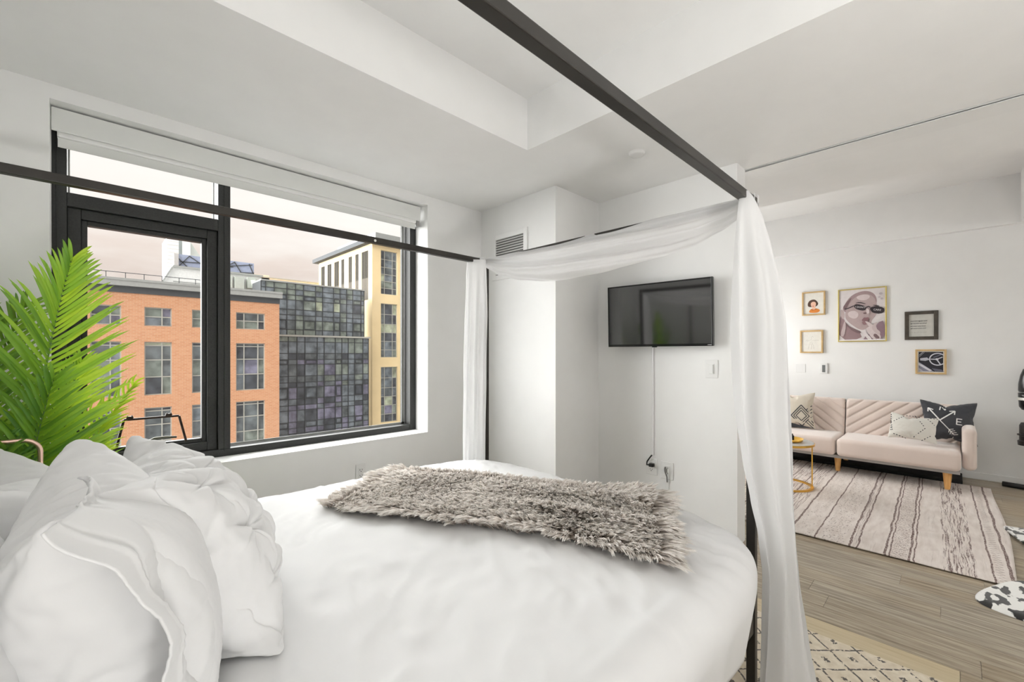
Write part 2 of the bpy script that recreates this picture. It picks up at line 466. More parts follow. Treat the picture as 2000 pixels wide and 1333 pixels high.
# ================================================================== THE BED
BX0, BX1, BY0, BY1, RZ = -.38, 1.80, .537, 2.07, 1.885
bed = thing('canopy_bed', 'dark metal four-poster canopy bed with thin square posts and rails', 'bed', (BX0, (BY0+BY1)/2, 0))
T = .0155
POSTS = [(BX0, BY0), (BX0, BY1), (BX1, BY0), (BX1, BY1)]
for px, py in POSTS:
    p = MB().box(px-T, px+T, py-T, py+T, 0, RZ+T).build('post', M_bedmetal, bed, bevel=.003)
    if (px, py) == (BX1, BY1):
        MB().lathe([(.006, 0), (.006, .003), (.003, .005)], (px-T-.005, py-.004, 1.163), 10, axis='x').build('screw', M_screw, p)
for y in (BY0, BY1):
    r_ = MB().box(BX0+T, BX1-T, y-T, y+T, RZ-T, RZ+T).build('canopy_rail', M_bedmetal, bed, bevel=.003)
    if y == BY1: MB().lathe([(.0065, 0), (.0065, .003), (.003, .005)], (1.045, y-T-.005, RZ-.004), 10, axis='y').build('screw', M_screw, r_)
    MB().box(BX0+T, BX1-T, y-.012, y+.012, .26, .33).build('side_rail', M_bedmetal, bed, bevel=.003)
for xx in (BX0, BX1):
    MB().box(xx-T, xx+T, BY0+T, BY1-T, RZ-T, RZ+T).build('canopy_rail', M_bedmetal, bed, bevel=.003)
    MB().box(xx-.012, xx+.012, BY0+T, BY1-T, .26, .33).build('end_rail', M_bedmetal, bed, bevel=.003)
hb = MB()
for z in (.62, .98): hb.box(BX0-.012, BX0+.012, BY0+T, BY1-T, z-.012, z+.012)
for k in range(9):
    yy = BY0+(BY1-BY0)*(k+1)/10; hb.box(BX0-.006, BX0+.006, yy-.006, yy+.006, .33, .98)
hb.build('headboard', M_bedmetal, bed)
MB().box(BX0+.03, BX1-.04, BY0+.02, BY1-.02, .33, .60).build('mattress', M_bed, bed, bevel=.05, seg=4)

# duvet
DCX, DCY, DA, DB, DN = .735, 1.295, 1.105, .885, 5.5
def fnz(x, y, z=0.0): return noise.noise((x, y, z))
def ridge(x, y, z=0.0): return 1-abs(noise.noise((x, y, z)))*2
def bed_top(x, y):
    u = abs((x-DCX)/DA); w = abs((y-DCY)/DB)
    rho = (u**DN+w**DN)**(1/DN)
    z = .672+.022*(1-min(1, rho)**2)
    z += .012*fnz(x*2.1, y*2.1, 3)+.006*fnz(x*5, y*5, 8)
    # broad soft creases running over the cover
    q = x*.5+y*.86; s_ = x*.86-y*.5
    z += .0090*max(0, ridge(q*2.6+fnz(x*2, y*2)*.6, s_*8, 2)-.45)*sstep(1.5, .9, x)
    z += .0080*max(0, ridge(q*6+.4*fnz(x*4, y*4, 5), s_*15, 6)-.35)*sstep(1.5, 1.0, y)+.0035*ridge(q*11, s_*26+fnz(x*5, y*5), 9)
    return z
def duvet_pt(a, b):
    u, w = a*2-1, b*2-1
    u = math.copysign(abs(u)**.8, u); w = math.copysign(abs(w)**.8, w)
    rho = max(abs(u), abs(w))
    if rho < 1e-6: return (DCX, DCY, bed_top(DCX, DCY))
    du, dw = u/rho, w/rho
    k = (abs(du)**DN+abs(dw)**DN)**(-1/DN)
    ex, ey = du*k, dw*k                      # point on the outline of the cover
    ED = .80                                 # flat top up to here, then the rounded edge and the drop
    if rho < ED:
        t = rho/ED*.885
        x = DCX+ex*DA*t; y = DCY+ey*DB*t
        return (x, y, bed_top(x, y))
    q = (rho-ED)/(1-ED)
    x0, y0 = DCX+ex*DA*.885, DCY+ey*DB*.885
    z0 = bed_top(x0, y0)
    th = min(1, q/.55)*math.pi/2*1.08
    out = .115*math.sin(th); dn = .115*(1-math.cos(th))
    if q > .55:
        g = (q-.55)/.45
        out = .115*math.sin(math.pi/2*1.08)-.030*g; dn += .165*g
    fold = .010*math.sin((ex*9+ey*11)*2.2+3*fnz(ex*2, ey*2))*max(0, q-.25)
    nx, ny = ex, ey; L = math.hypot(nx, ny)
    px = x0+ex*DA*(out+fold)/1.0*(.115/.115); py = y0+ey*DB*(out+fold)
    return (px, py, z0-dn+.006*fnz(px*7, py*7, z0-dn))
dm = MB().grid(duvet_pt, 190, 190)
duvet = tag(dm.build('duvet', M_bed, smooth=True), 'white rumpled duvet spread over the canopy bed', 'duvet')
sm = duvet.modifiers.new('thick', 'SOLIDIFY'); sm.thickness = .02; sm.offset = -1

# fur throw: cloth base plus long tapered tufts
TC = [Vector((.70, 1.79)), Vector((1.19, 2.045)), Vector((1.80, .90)), Vector((1.25, .585))]   # left, far, right-far, right-near
def throw_xy(u, v):
    e0 = TC[0].lerp(TC[3], u); e1 = TC[1].lerp(TC[2], u)
    p = e0.lerp(e1, v)
    p = p+Vector((-.03, -.02))*(math.sin(u*7.0)*.6*(1-v))+Vector((.03, 0))*fnz(u*3, v*3, 2)
    return p
def throw_base(u, v, lift=.010):
    p = throw_xy(u, v)
    z = bed_top(p.x, p.y)
    rho = max(abs((p.x-DCX)/DA), abs((p.y-DCY)/DB))
    z -= .08*max(0, rho-.9)
    # rolled folds along the near edge and near the right end
    z += .022*math.exp(-((v-.30)/.09)**2)*sstep(.35, .7, u)+.016*math.exp(-((v-.72)/.12)**2)*(.5+.5*fnz(u*4, 1))+.02*math.exp(-((u-.93)/.05)**2)*v
    return Vector((p.x, p.y, z+lift))
tb = MB().grid(lambda u, v: throw_base(u, v), 60, 30)
throw = tag(tb.build('fur_throw', simple('throw_backing', (.60, .53, .46), .9), smooth=True), 'shaggy taupe faux-fur throw laid across the white duvet', 'throw')
def fur_mat():
    b = NB('taupe_faux_fur')
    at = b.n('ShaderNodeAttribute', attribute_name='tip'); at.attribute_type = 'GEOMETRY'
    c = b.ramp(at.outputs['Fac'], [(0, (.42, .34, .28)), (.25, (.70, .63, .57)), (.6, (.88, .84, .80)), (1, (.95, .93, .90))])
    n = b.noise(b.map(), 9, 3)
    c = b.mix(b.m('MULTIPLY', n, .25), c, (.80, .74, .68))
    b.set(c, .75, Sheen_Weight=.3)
    t = b.n('ShaderNodeBsdfTranslucent'); b.l(c, t.inputs[0]); ms = b.n('ShaderNodeMixShader'); ms.inputs[0].default_value = .38
    b.l(b.p.outputs[0], ms.inputs[1]); b.l(t.outputs[0], ms.inputs[2]); b.l(ms.outputs[0], b.out.inputs[0])
    return b.mat
def fur(fn, nt_, strands, length, seed, flow, spread=.010):
    rn = random.Random(seed); V = []; F = []; tip = []
    for q in range(nt_):
        u, v = rn.random(), rn.random()
        p = fn(u, v); du = fn(min(1, u+.01), v)-fn(max(0, u-.01), v); dv = fn(u, min(1, v+.01))-fn(u, max(0, v-.01))
        nrm = du.cross(dv)
        if nrm.z < 0: nrm = -nrm
        nrm.normalize()
        edge_u = (-1 if u < .04 else 1 if u > .96 else 0); edge_v = (-1 if v < .07 else 1 if v > .93 else 0)
        lean = Vector(flow(u, v, p)); 
        if edge_u: lean += du.normalized()*edge_u*.9
        if edge_v: lean += dv.normalized()*edge_v*.9
        L = length*rn.uniform(.7, 1.25)
        lean += Vector((rn.uniform(-.35, .35), rn.uniform(-.35, .35), 0))
        tipp = p+nrm*L*.55+lean*L*.75
        tipp.z = max(tipp.z, bed_top(tipp.x, tipp.y)+.006 if (abs((tipp.x-DCX)/DA) < .9 and abs((tipp.y-DCY)/DB) < .9) else tipp.z)
        for k in range(strands):
            b0 = p+Vector((rn.gauss(0, spread), rn.gauss(0, spread), 0)); b0.z = p.z-.004
            tk = tipp+Vector((rn.gauss(0, .0035), rn.gauss(0, .0035), rn.gauss(0, .003)))
            mid = b0*.45+tk*.55+nrm*L*.22
            side = (tk-b0).cross(Vector((rn.uniform(-1, 1), rn.uniform(-1, 1), .6)))
            if side.length < 1e-6: continue
            side.normalize(); w = rn.uniform(.0013, .0024)
            o = len(V); sh = rn.uniform(-.12, .12)
            for tt, ww in ((0, 1), (.35, 1.0), (.7, .75)):
                c = b0*(1-tt)**2+mid*2*tt*(1-tt)+tk*tt*tt
                V.append(c-side*w*ww); V.append(c+side*w*ww); tip.extend([tt*.8+sh]*2)
            V.append(tk); tip.append(1+sh)
            F += [(o, o+1, o+3, o+2), (o+2, o+3, o+5, o+4), (o+4, o+5, o+6)]
    return V, F, tip
def flow(u, v, p):
    a = 2.4*fnz(p.x*3.2, p.y*3.2, 4)
    return (-.35+.7*math.cos(a+3.6), -.45+.6*math.sin(a+3.9), 0)
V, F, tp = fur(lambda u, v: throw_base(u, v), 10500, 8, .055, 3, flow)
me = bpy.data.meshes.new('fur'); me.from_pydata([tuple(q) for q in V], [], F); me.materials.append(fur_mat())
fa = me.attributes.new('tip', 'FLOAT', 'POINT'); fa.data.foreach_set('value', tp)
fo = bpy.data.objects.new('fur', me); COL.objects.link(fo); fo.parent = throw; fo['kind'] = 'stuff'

# ------------------------------------------------------------------ pillows
def refine(vs, f, levels):
    me = bpy.data.meshes.new('r'); me.from_pydata([tuple(p) for p in vs], [], f)
    o = bpy.data.objects.new('r', me); COL.objects.link(o)
    m_ = o.modifiers.new('s', 'SUBSURF'); m_.levels = levels
    ev = o.evaluated_get(bpy.context.evaluated_depsgraph_get()); em = ev.to_mesh()
    v2 = [p.co.copy() for p in em.vertices]; f2 = [tuple(p.vertices) for p in em.polygons]
    ev.to_mesh_clear(); bpy.data.objects.remove(o); bpy.data.meshes.remove(me)
    return v2, f2
def place(src, C, w, h, fx=None, settle=True, levels=2, name='pillow', mat=None):
    """subdivide a simulated pillow, shape its creases, stand it on the bed"""
    vs, f = refine(src[0], src[1], levels)
    w = Vector(w).normalized(); h = Vector(h); h = (h-w*h.dot(w)).normalized(); n = w.cross(h)
    C = Vector(C); out = []
    def world(q):
        p = C+w*q.x+h*q.y+n*q.z
        if settle:
            t = bed_top(p.x, p.y)+.004
            if p.z < t+.03: p.z = t+.03*math.exp((p.z-t-.03)/.05)
        return p
    out = [world(fx(Vector(p)) if fx else p) for p in vs]
    base = Vector((C.x, C.y, min(q.z for q in out)))
    m_ = MB(); m_.add([q-base for q in out], f)
    o = m_.build(name, mat or M_pillow, smooth=True, fix=False)
    o.location = base
    return o, (C, w, h, n, world)
def wrinkle(seed, amp=.008, fr=9, hx=.33, hy=.23):
    def fx(q):
        ex, ey = hx-abs(q.x), hy-abs(q.y); e = max(0, min(ex, ey))
        r = math.hypot(q.x/.34, q.y/.26); sg = 1 if q.z >= 0 else -1; k = min(1, abs(q.z)/.02+.25)
        # long soft folds fanning out of the corners
        cx, cy = math.copysign(hx, q.x), math.copysign(hy, q.y)
        a = math.atan2(q.y-cy, q.x-cx); dc = math.hypot(q.x-cx, q.y-cy)
        d = amp*.55*math.sin(a*7+seed+2*fnz(q.x*3, q.y*3, seed))*math.exp(-dc/.16)*sstep(0, .05, dc)
        d += amp*.40*ridge(q.x*fr*.3+fnz(q.x*3, q.y*3, seed)*.5, q.y*fr*.9, seed)*min(1, r)
        # gathered little creases along the seams
        al = q.x if ey < ex else q.y
        d += amp*.22*math.sin(al*95+3*fnz(q.x*7, q.y*7, seed+2))*math.exp(-e/.045)*(.4+.6*abs(fnz(al*6, seed, 1))*2)
        d += amp*.6*fnz(q.x*4, q.y*4, seed+5)
        return Vector((q.x, q.y, q.z+sg*d*k))
    return fx
# front pillow: plain sham whose open end, with its hem, faces the room
w4 = wrinkle(4, .008, 8)
def sham_fx(q):
    q = w4(q); q.y += .018*math.sin(q.x*6); q.x *= .76; return q
sham, fr_ = place(P_SHAM, (.035, 1.075, .868), (.05, 1, 0), (-.24, 0, 1), sham_fx)
tag(sham, 'nearest plain white pillow with an open hemmed end, standing in front of the pleated one', 'pillow')
def nearest_z(src, x, y):
    ws = 0; z = 0
    for p in src[0]:
        if p.z < -.002: continue
        d2 = (p.x-x)**2+(p.y-y)**2
        if d2 < .0025: k = 1/(d2+2e-5); ws += k; z += k*p.z
    return z/ws if ws else 0
def hem(u, v):
    x = -.425+.36*u; y = -.255+.50*v
    yy = y*.93
    if x > -.27: z = nearest_z(P_SHAM, x, yy)
    else:
        z0 = nearest_z(P_SHAM, -.27, yy); t = (-.27-x)/.155
        z = z0*(1-.35*t*t)+.012*math.sin(y*16+1)*t+.004*math.sin(y*45)*t
    z += .007+.004*math.exp(-((x+.365)/.006)**2)-.004*math.exp(-((x+.352)/.006)**2)+.003*fnz(x*16, y*10, 3)
    z += .006*math.sin(y*23+x*30)*sstep(-.15, -.35, x)
    end = sstep(.16, .25, y)
    z *= 1-.75*end*sstep(-.25, -.40, x)
    q = Vector((x+.03*math.sin(v*3.1)*(1-u), y, z)); q.y += .018*math.sin(q.x*6); q.x *= .76
    if u > .97: q.z -= .010*(u-.97)/.03
    p = fr_[4](q); return p
hb_ = MB().grid(hem, 70, 90).build('pillowcase_hem', M_pillow, sham, smooth=True, fix=False)
hs = hb_.modifiers.new('thick', 'SOLIDIFY'); hs.thickness = .003; hs.offset = -1
hb_.matrix_parent_inverse = Matrix.Translation(-Vector(sham.location))
# pleated pillow with pinched tufts on its front
PIN = [(-.150+.14*i, -.135+.135*j) for i in range(3) for j in range(3)]
w6 = wrinkle(6, .0035, 8, .31, .25)
def pleat_fx(q):
    q = w6(q); z = q.z
    if z > 0:
        e = min(.300-abs(q.x), .240-abs(q.y)); k = min(1, z/.03)
        d = 0
        for i, (px, py) in enumerate(PIN):
            dx, dy = q.x-px, q.y-py; r = math.hypot(dx, dy)
            if r > .16: continue
            a = math.atan2(dy, dx)
            d += -.020*math.exp(-(r/.014)**2)-.012*math.exp(-(r/.040)**2)
            d += .0062*math.cos(4*a)*math.exp(-((r-.045)/.04)**2)
            d += -.011*(1-abs(math.sin(4.5*a+i*1.3)))**3*math.exp(-((r-.035)/.036)**2)
        d *= sstep(.015, .05, e)
        d += -.006*math.exp(-((e-.035)/.004)**2)+.003*math.exp(-((e-.028)/.005)**2)
        z += d*k
    return Vector((q.x, q.y, z))
pleat, _ = place(P_BIG, (.185, 1.27, .862), (.13, 1, 0), (-.52, 0, .85), pleat_fx, levels=3)
tag(pleat, 'white pinch-pleated pillow leaning towards the middle of the bed', 'pillow')
p3, _ = place(P_SOFT, (-.115, 1.76, .80), (.0, 1, 0), (-.38, 0, .93), wrinkle(11, .010))
tag(p3, 'plump white pillow on the window side, in front of the palm', 'pillow')
p4, _ = place(P_SOFT, (-.30, 1.74, .755), (.0, 1, 0), (-.22, 0, .97), wrinkle(21))
tag(p4, 'white pillow at the far left edge, below the rose-gold tube', 'pillow')
p5, _ = place(P_SHAM, (-.195, 1.02, .84), (.0, 1, 0), (-.22, 0, .98), wrinkle(31))
tag(p5, 'white pillow half hidden at the left, behind the nearest one with the open hem', 'pillow')

# ------------------------------------------------------------------ sheer scarf on the canopy
FW = Vector((math.cos(YAW), math.sin(YAW), 0)); RT = Vector((math.sin(YAW), -math.cos(YAW), 0))
scarf = thing('canopy_scarf', 'sheer white voile scarf swagged along the foot rail and hanging down both posts', 'curtain', (BX1, (BY0+BY1)/2, RZ))
SW = [  # y, top z, bottom z, outward belly
    (2.065, 1.905, 1.860, .004), (2.02, 1.906, 1.835, .02), (1.90, 1.899, 1.775, .045), (1.72, 1.895, 1.725, .06), (1.55, 1.895, 1.700, .065),
    (1.38, 1.897, 1.690, .065), (1.20, 1.900, 1.695, .065), (1.02, 1.902, 1.705, .06), (.86, 1.907, 1.722, .05), (.74, 1.908, 1.745, .04), (.64, 1.908, 1.785, .03), (.555, 1.908, 1.835, .01)]
SWt = [(-a, b, c, d) for a, b, c, d in SW]
def swag(u, v):
    y = 2.065+(.555-2.065)*u
    tz, bz, bel = lerp_tab(SWt, -y)
    z = tz+(bz-tz)*v
    g = math.sin(u*math.pi)
    # folds sweep from the far top corner to the near end and gather there
    ph = v*3.1+(1-u)*1.6
    x = BX1-T-.006-bel*math.sin(v*math.pi*.8)*g
    x -= .024*math.sin(ph*4.2+1.2*fnz(u*3, v*2, 1))*g*.9+.010*math.sin(ph*10+u*7)*g
    if v < .06 and u > .55: x += .03*(1-v/.06)
    z += .004*fnz(u*9, v*7, 4)
    return (x, y, z)
MB().grid(swag, 110, 44).build('swag', M_sheer, scarf, smooth=True, fix=False)
def tail(tab, depth, thick, nfold, seed, z0, z1, nz):
    def fn(u, v):
        z = z0+(z1-z0)*v
        l, r = lerp_tab(tab, -z)
        c = (l+r)/2; hw = (r-l)/2
        a = 2*math.pi*u
        gather = sstep(0, .25, v)
        rip = 1+gather*(.16*math.sin(nfold*a+fnz(v*2, seed)*3)+.07*math.sin((nfold*2+1)*a+v*5))
        lat = c+hw*math.cos(a)*(1+.02*math.sin(v*17+a*3))
        dp = depth+thick*(.35+.65*gather)*math.sin(a)*rip+.017*math.sin(nfold*1.0*a*2+v*3+1.5*fnz(v*3, seed, 2)+seed)*gather
        p = FW*dp+RT*lat
        return (p.x, p.y, z)
    return MB().grid(fn, 120, nz)
def lat(px, d): return (px-1000)/848.2*d
def zz(py, d): return 1.31-(py-690.9)/848.2*d
D2 = 1.57
rt = [(375, 1446, 1462), (392, 1443, 1476), (430, 1440, 1492), (480, 1436, 1506), (560, 1434, 1522), (650, 1433, 1534), (720, 1436, 1538), (800, 1441, 1540), (900, 1455, 1544), (980, 1472, 1546), (1050, 1488, 1550), (1130, 1497, 1556), (1250, 1493, 1573), (1333, 1489, 1589), (1395, 1486, 1600)]
tabR = [(-zz(y, D2), lat(a, D2), lat(b, D2)) for y, a, b in rt]
tail(tabR, D2, .040, 3, 2, -tabR[0][0], .012, 90).build('tail', M_sheer, scarf, smooth=True, fix=False)
D1 = 2.66
lt = [(508, 912, 949), (540, 910, 950), (620, 908, 952), (720, 905, 950), (820, 904, 948), (900, 905, 948), (1105, 906, 948)]
tabL = [(-zz(y, D1), lat(a, D1), lat(b, D1)) for y, a, b in lt]
tail(tabL, D1, .035, 4, 7, -tabL[0][0], .012, 70).build('tail', M_sheer, scarf, smooth=True, fix=False)
# loops of cloth passing over the rail at both corners
def wrap(y0, y1, x0, x1, name):
    def fn(u, v):
        a = 2*math.pi*u; k = .022*(1+.08*math.sin(v*40+a*2))
        sq = max(abs(math.cos(a)), abs(math.sin(a)))
        x = x0+(x1-x0)*v; y = y0+(y1-y0)*v
        return (x+(math.cos(a)/sq*k if x0 == x1 else 0), y+(math.cos(a)/sq*k if y0 == y1 else 0), RZ+math.sin(a)/sq*k)
    return MB().grid(fn, 32, 16).build(name, M_sheer, scarf, smooth=True, fix=False)
wrap(BY1, BY1, 1.735, 1.825, 'wrap')
wrap(.519, .560, BX1, BX1, 'wrap')

# ================================================================== WINDOW WALL AND TV WALL FITTINGS
blind = thing('roller_blind', 'white roller blind rolled up in its cassette at the top of the window', 'blind', (.93, 3.1, 2.46))
fa_ = MB(); fa_.box(WX0+.002, 1.977, 3.088, 3.098, 2.405, 2.520); fa_.box(WX0+.002, 1.977, 3.098, 3.19, 2.508, 2.520)
fa_.build('cassette', M_shade, blind, bevel=.004)
MB().box(-.10, 1.945, 3.103, 3.16, 2.385, 2.425).build('bottom_rail', M_trim, blind, bevel=.006)
MB().box(-.098, 1.943, 3.120, 3.124, 2.338, 2.40).build('shade_fabric', M_shade, blind)
MB().box(1.948, 1.972, 3.10, 3.17, 2.36, 2.405).build('bracket', simple('bracket_grey', (.3, .3, .29), .4), blind)

# air vent on the corner wall
XC = 2.573
vent = thing('air_vent', 'white louvred air vent high on the wall behind the scarf', 'vent', (XC, 2.643, 2.146))
va0, va1, vz0, vz1 = 2.435, 2.858, 1.95, 2.342
f_ = MB(); fr = .042
f_.box(XC-.012, XC, va0, va0+fr, vz0, vz1); f_.box(XC-.012, XC, va1-fr, va1, vz0, vz1)
f_.box(XC-.012, XC, va0+fr, va1-fr, vz0, vz0+fr); f_.box(XC-.012, XC, va0+fr, va1-fr, vz1-fr, vz1)
f_.build('frame', M_trim, vent, bevel=.002)
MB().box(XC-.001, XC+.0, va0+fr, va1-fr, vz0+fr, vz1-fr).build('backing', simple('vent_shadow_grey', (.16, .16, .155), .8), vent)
for k in range(14):
    z = vz0+fr+.012+k*.0215
    MB().bar((XC-.006, va0+fr, z), (XC-.006, va1-fr, z), .0025, .016, up=(.75, 0, .66)).build('slat', M_trim, vent)

def outlet(name, label, pos, face, w, h, cat='outlet', group=None, two=True):
    """wall plate with a receptacle; face 'x' looks to -X, face 'y' looks to -Y"""
    px, py, pz = pos
    t = thing(name, label, cat, pos, group)
    def bx(mb, a0, a1, z0, z1, d0, d1):
        if face == 'x': mb.box(px-d1, px-d0, py+a0, py+a1, pz+z0, pz+z1)
        else: mb.box(px+a0, px+a1, py-d1, py-d0, pz+z0, pz+z1)
        return mb
    bx(MB(), -w/2, w/2, -h/2, h/2, 0, .006).build('plate', M_plate, t, bevel=.003)
    r = bx(MB(), -w*.24, w*.24, -h*.30, h*.30, .006, .009).build('receptacle', M_plate, t, bevel=.002)
    for zc in (-.020, .020):
        s_ = MB()
        bx(s_, -.010, -.007, zc-.005, zc+.006, .009, .0095); bx(s_, .007, .010, zc-.004, zc+.005, .009, .0095); bx(s_, -.003, .003, zc-.014, zc-.009, .009, .0095)
        s_.build('slots', M_dark, r)
    return t
outlet('wall_outlet', 'white outlet low on the wall below the window', (1.426, YW, .446), 'y', .076, .125)
o1 = outlet('wall_outlet', 'white outlet with a black plug in it, below the television cable', (XT, 1.648, .432), 'x', .092, .128)
o2 = outlet('wall_outlet', 'white outlet with a looped grey cord, above the lower cable cover', (XT, 1.522, .423), 'x', .098, .132)
pl = thing('power_plug', 'black power plug and cord end in the outlet below the television', 'plug', (XT-.01, 1.645, .46))
MB().box(XT-.045, XT-.0095, 1.618, 1.652, .436, .462).build('plug_body', M_black, pl, bevel=.004)
MB().tube([(XT-.03, 1.652, .448), (XT-.035, 1.672, .446), (XT-.03, 1.672, .470), (XT-.022, 1.655, .500), (XT-.014, 1.640, .523)], .0055, 8).build('cord', M_black, pl, smooth=True)
cd = thing('charging_cord', 'grey cord looped at the right-hand outlet', 'cord', (XT-.02, 1.52, .43))
M_cord = simple('grey_cord', (.18, .18, .17), .5)
MB().tube([(XT-.03+.012*math.cos(a), 1.522+.011*math.cos(a), .432+.022*math.sin(a)) for a in [2*math.pi*k/20 for k in range(20)]], .0045, 8, closed=True).build('loop', M_cord, cd, smooth=True)
MB().tube([(XT-.03, 1.522, .412), (XT-.022, 1.514, .38), (XT-.014, 1.516, .34)], .005, 8).build('lead', M_cord, cd, smooth=True)
tag(MB().box(XT-.012, XT, 1.628, 1.645, .522, 1.42).build('cable_cover', M_plate, bevel=.003), 'thin white cable cover running from the television down to the outlet', 'cable cover')
tag(MB().box(XT-.012, XT, 1.508, 1.526, .02, .343).build('cable_cover', M_plate, bevel=.003), 'short white cable cover below the right-hand outlet by the bed', 'cable cover')

sw = thing('light_switch', 'white rocker light switch to the right below the television', 'switch', (XT, 1.194, 1.20))
MB().box(XT-.006, XT, 1.151, 1.237, 1.137, 1.266).build('plate', M_plate, sw, bevel=.003)
MB().box(XT-.010, XT-.006, 1.176, 1.212, 1.165, 1.238).build('rocker', M_plate, sw, bevel=.002)
MB().box(XT-.0125, XT-.010, 1.179, 1.184, 1.17, 1.232).build('dimmer_slider', simple('slider_grey', (.45, .45, .44), .4), sw)

sd = thing('smoke_detector', 'round white detector disc on the ceiling', 'detector', (2.53, 1.429, H))
MB().lathe([(.052, 0), (.052, -.008), (.046, -.016), (.03, -.019), (.001, -.019)], (2.53, 1.429, H), 32).build('housing', M_plate, sd, smooth=True)
MB().lathe([(.055, 0), (.055, -.003), (.001, -.0032)], (2.53, 1.429, H), 32).build('base_ring', M_trim, sd)

# television
tv = thing('television', 'black flat-screen television mounted on the bedroom wall', 'television', (3.028, 1.562, 1.60))
ty0, ty1, tz0, tz1, tx = 1.156, 1.948, 1.362, 1.838, 3.028
b_ = MB(); bw = .010
b_.box(tx, tx+.03, ty0, ty0+bw, tz0, tz1); b_.box(tx, tx+.03, ty1-bw, ty1, tz0, tz1)
b_.box(tx, tx+.03, ty0+bw, ty1-bw, tz1-bw, tz1); b_.box(tx, tx+.03, ty0+bw, ty1-bw, tz0, tz0+.018)
b_.box(tx+.012, tx+.045, ty0+.003, ty1-.003, tz0+.003, tz1-.003)
M_bezel = simple('gloss_black_bezel', (.008, .008, .009), .12)
b_.build('bezel', M_bezel, tv, bevel=.0015)
def screen_mat():
    b = NB('tv_screen'); b.nt.nodes.remove(b.p)
    d = b.n('ShaderNodeBsdfDiffuse'); d.inputs[0].default_value = (.006, .006, .007, 1)
    g = b.n('ShaderNodeBsdfGlossy'); g.inputs['Roughness'].default_value = .07
    n = b.noise(b.map(), 2, 2)
    ms = b.n('ShaderNodeMixShader'); b.l(b.m('ADD', .20, b.m('MULTIPLY', n, .02)), ms.inputs[0])
    b.l(d.outputs[0], ms.inputs[1]); b.l(g.outputs[0], ms.inputs[2]); b.l(ms.outputs[0], b.out.inputs[0])
    return b.mat
MB().box(tx+.003, tx+.012, ty0+bw, ty1-bw, tz0+.018, tz1-bw).build('screen', screen_mat(), tv)
MB().box(tx-.001, tx+.012, 1.552, 1.588, tz0-.006, tz0+.004).build('sensor', M_bezel, tv, bevel=.002)
MB().box(tx-.0008, tx, 1.165, 1.192, tz0+.006, tz0+.011).build('badge', simple('badge_silver', (.6, .6, .6), .3, .6), tv)
MB().box(tx+.045, XT+.03, 1.50, 1.64, 1.50, 1.70).build('wall_mount', M_black, tv)
tv.rotation_euler = (0, R(-1.8), R(5.3))

# ================================================================== PALM AND THE ROSE-GOLD CART BY THE WINDOW
def leaf_mat():
    b = NB('palm_leaf')
    at = b.n('ShaderNodeAttribute', attribute_name='hue'); at.attribute_type = 'GEOMETRY'
    n = b.noise(b.map(), 14, 3)
    f = b.m('ADD', b.m('MULTIPLY', at.outputs['Fac'], .8), b.m('MULTIPLY', n, .25))
    c = b.ramp(f, [(.05, (.02, .10, .022)), (.35, (.10, .27, .045)), (.62, (.26, .50, .06)), (.95, (.58, .74, .06))])
    b.set(c, .42)
    t = b.n('ShaderNodeBsdfTranslucent')
    ct = b.mix(.5, c, (.62, .85, .04)); b.l(ct, t.inputs[0])
    ms = b.n('ShaderNodeMixShader'); ms.inputs[0].default_value = .32
    b.l(b.p.outputs[0], ms.inputs[1]); b.l(t.outputs[0], ms.inputs[2]); b.l(ms.outputs[0], b.out.inputs[0])
    return b.mat
M_leaf = leaf_mat()
M_stem = simple('palm_stem', (.13, .24, .06), .5, var=.2)
PX, PY = -.21, 2.52
palm = thing('areca_palm', 'large bright green feathery palm standing by the left end of the window', 'plant', (PX, PY, 0))
MB().lathe([(.11, 0), (.135, .02), (.165, .28), (.17, .30), (.155, .30), (.15, .27), (.001, .27)], (PX, PY, 0), 32).build('pot', simple('white_pot', (.7, .7, .68), .5), palm, smooth=False)
MB().lathe([(.149, .268), (.08, .285), (.001, .29)], (PX, PY, 0), 24).build('soil', simple('soil', (.05, .035, .025), .95, bump=.5, bscale=60), palm)
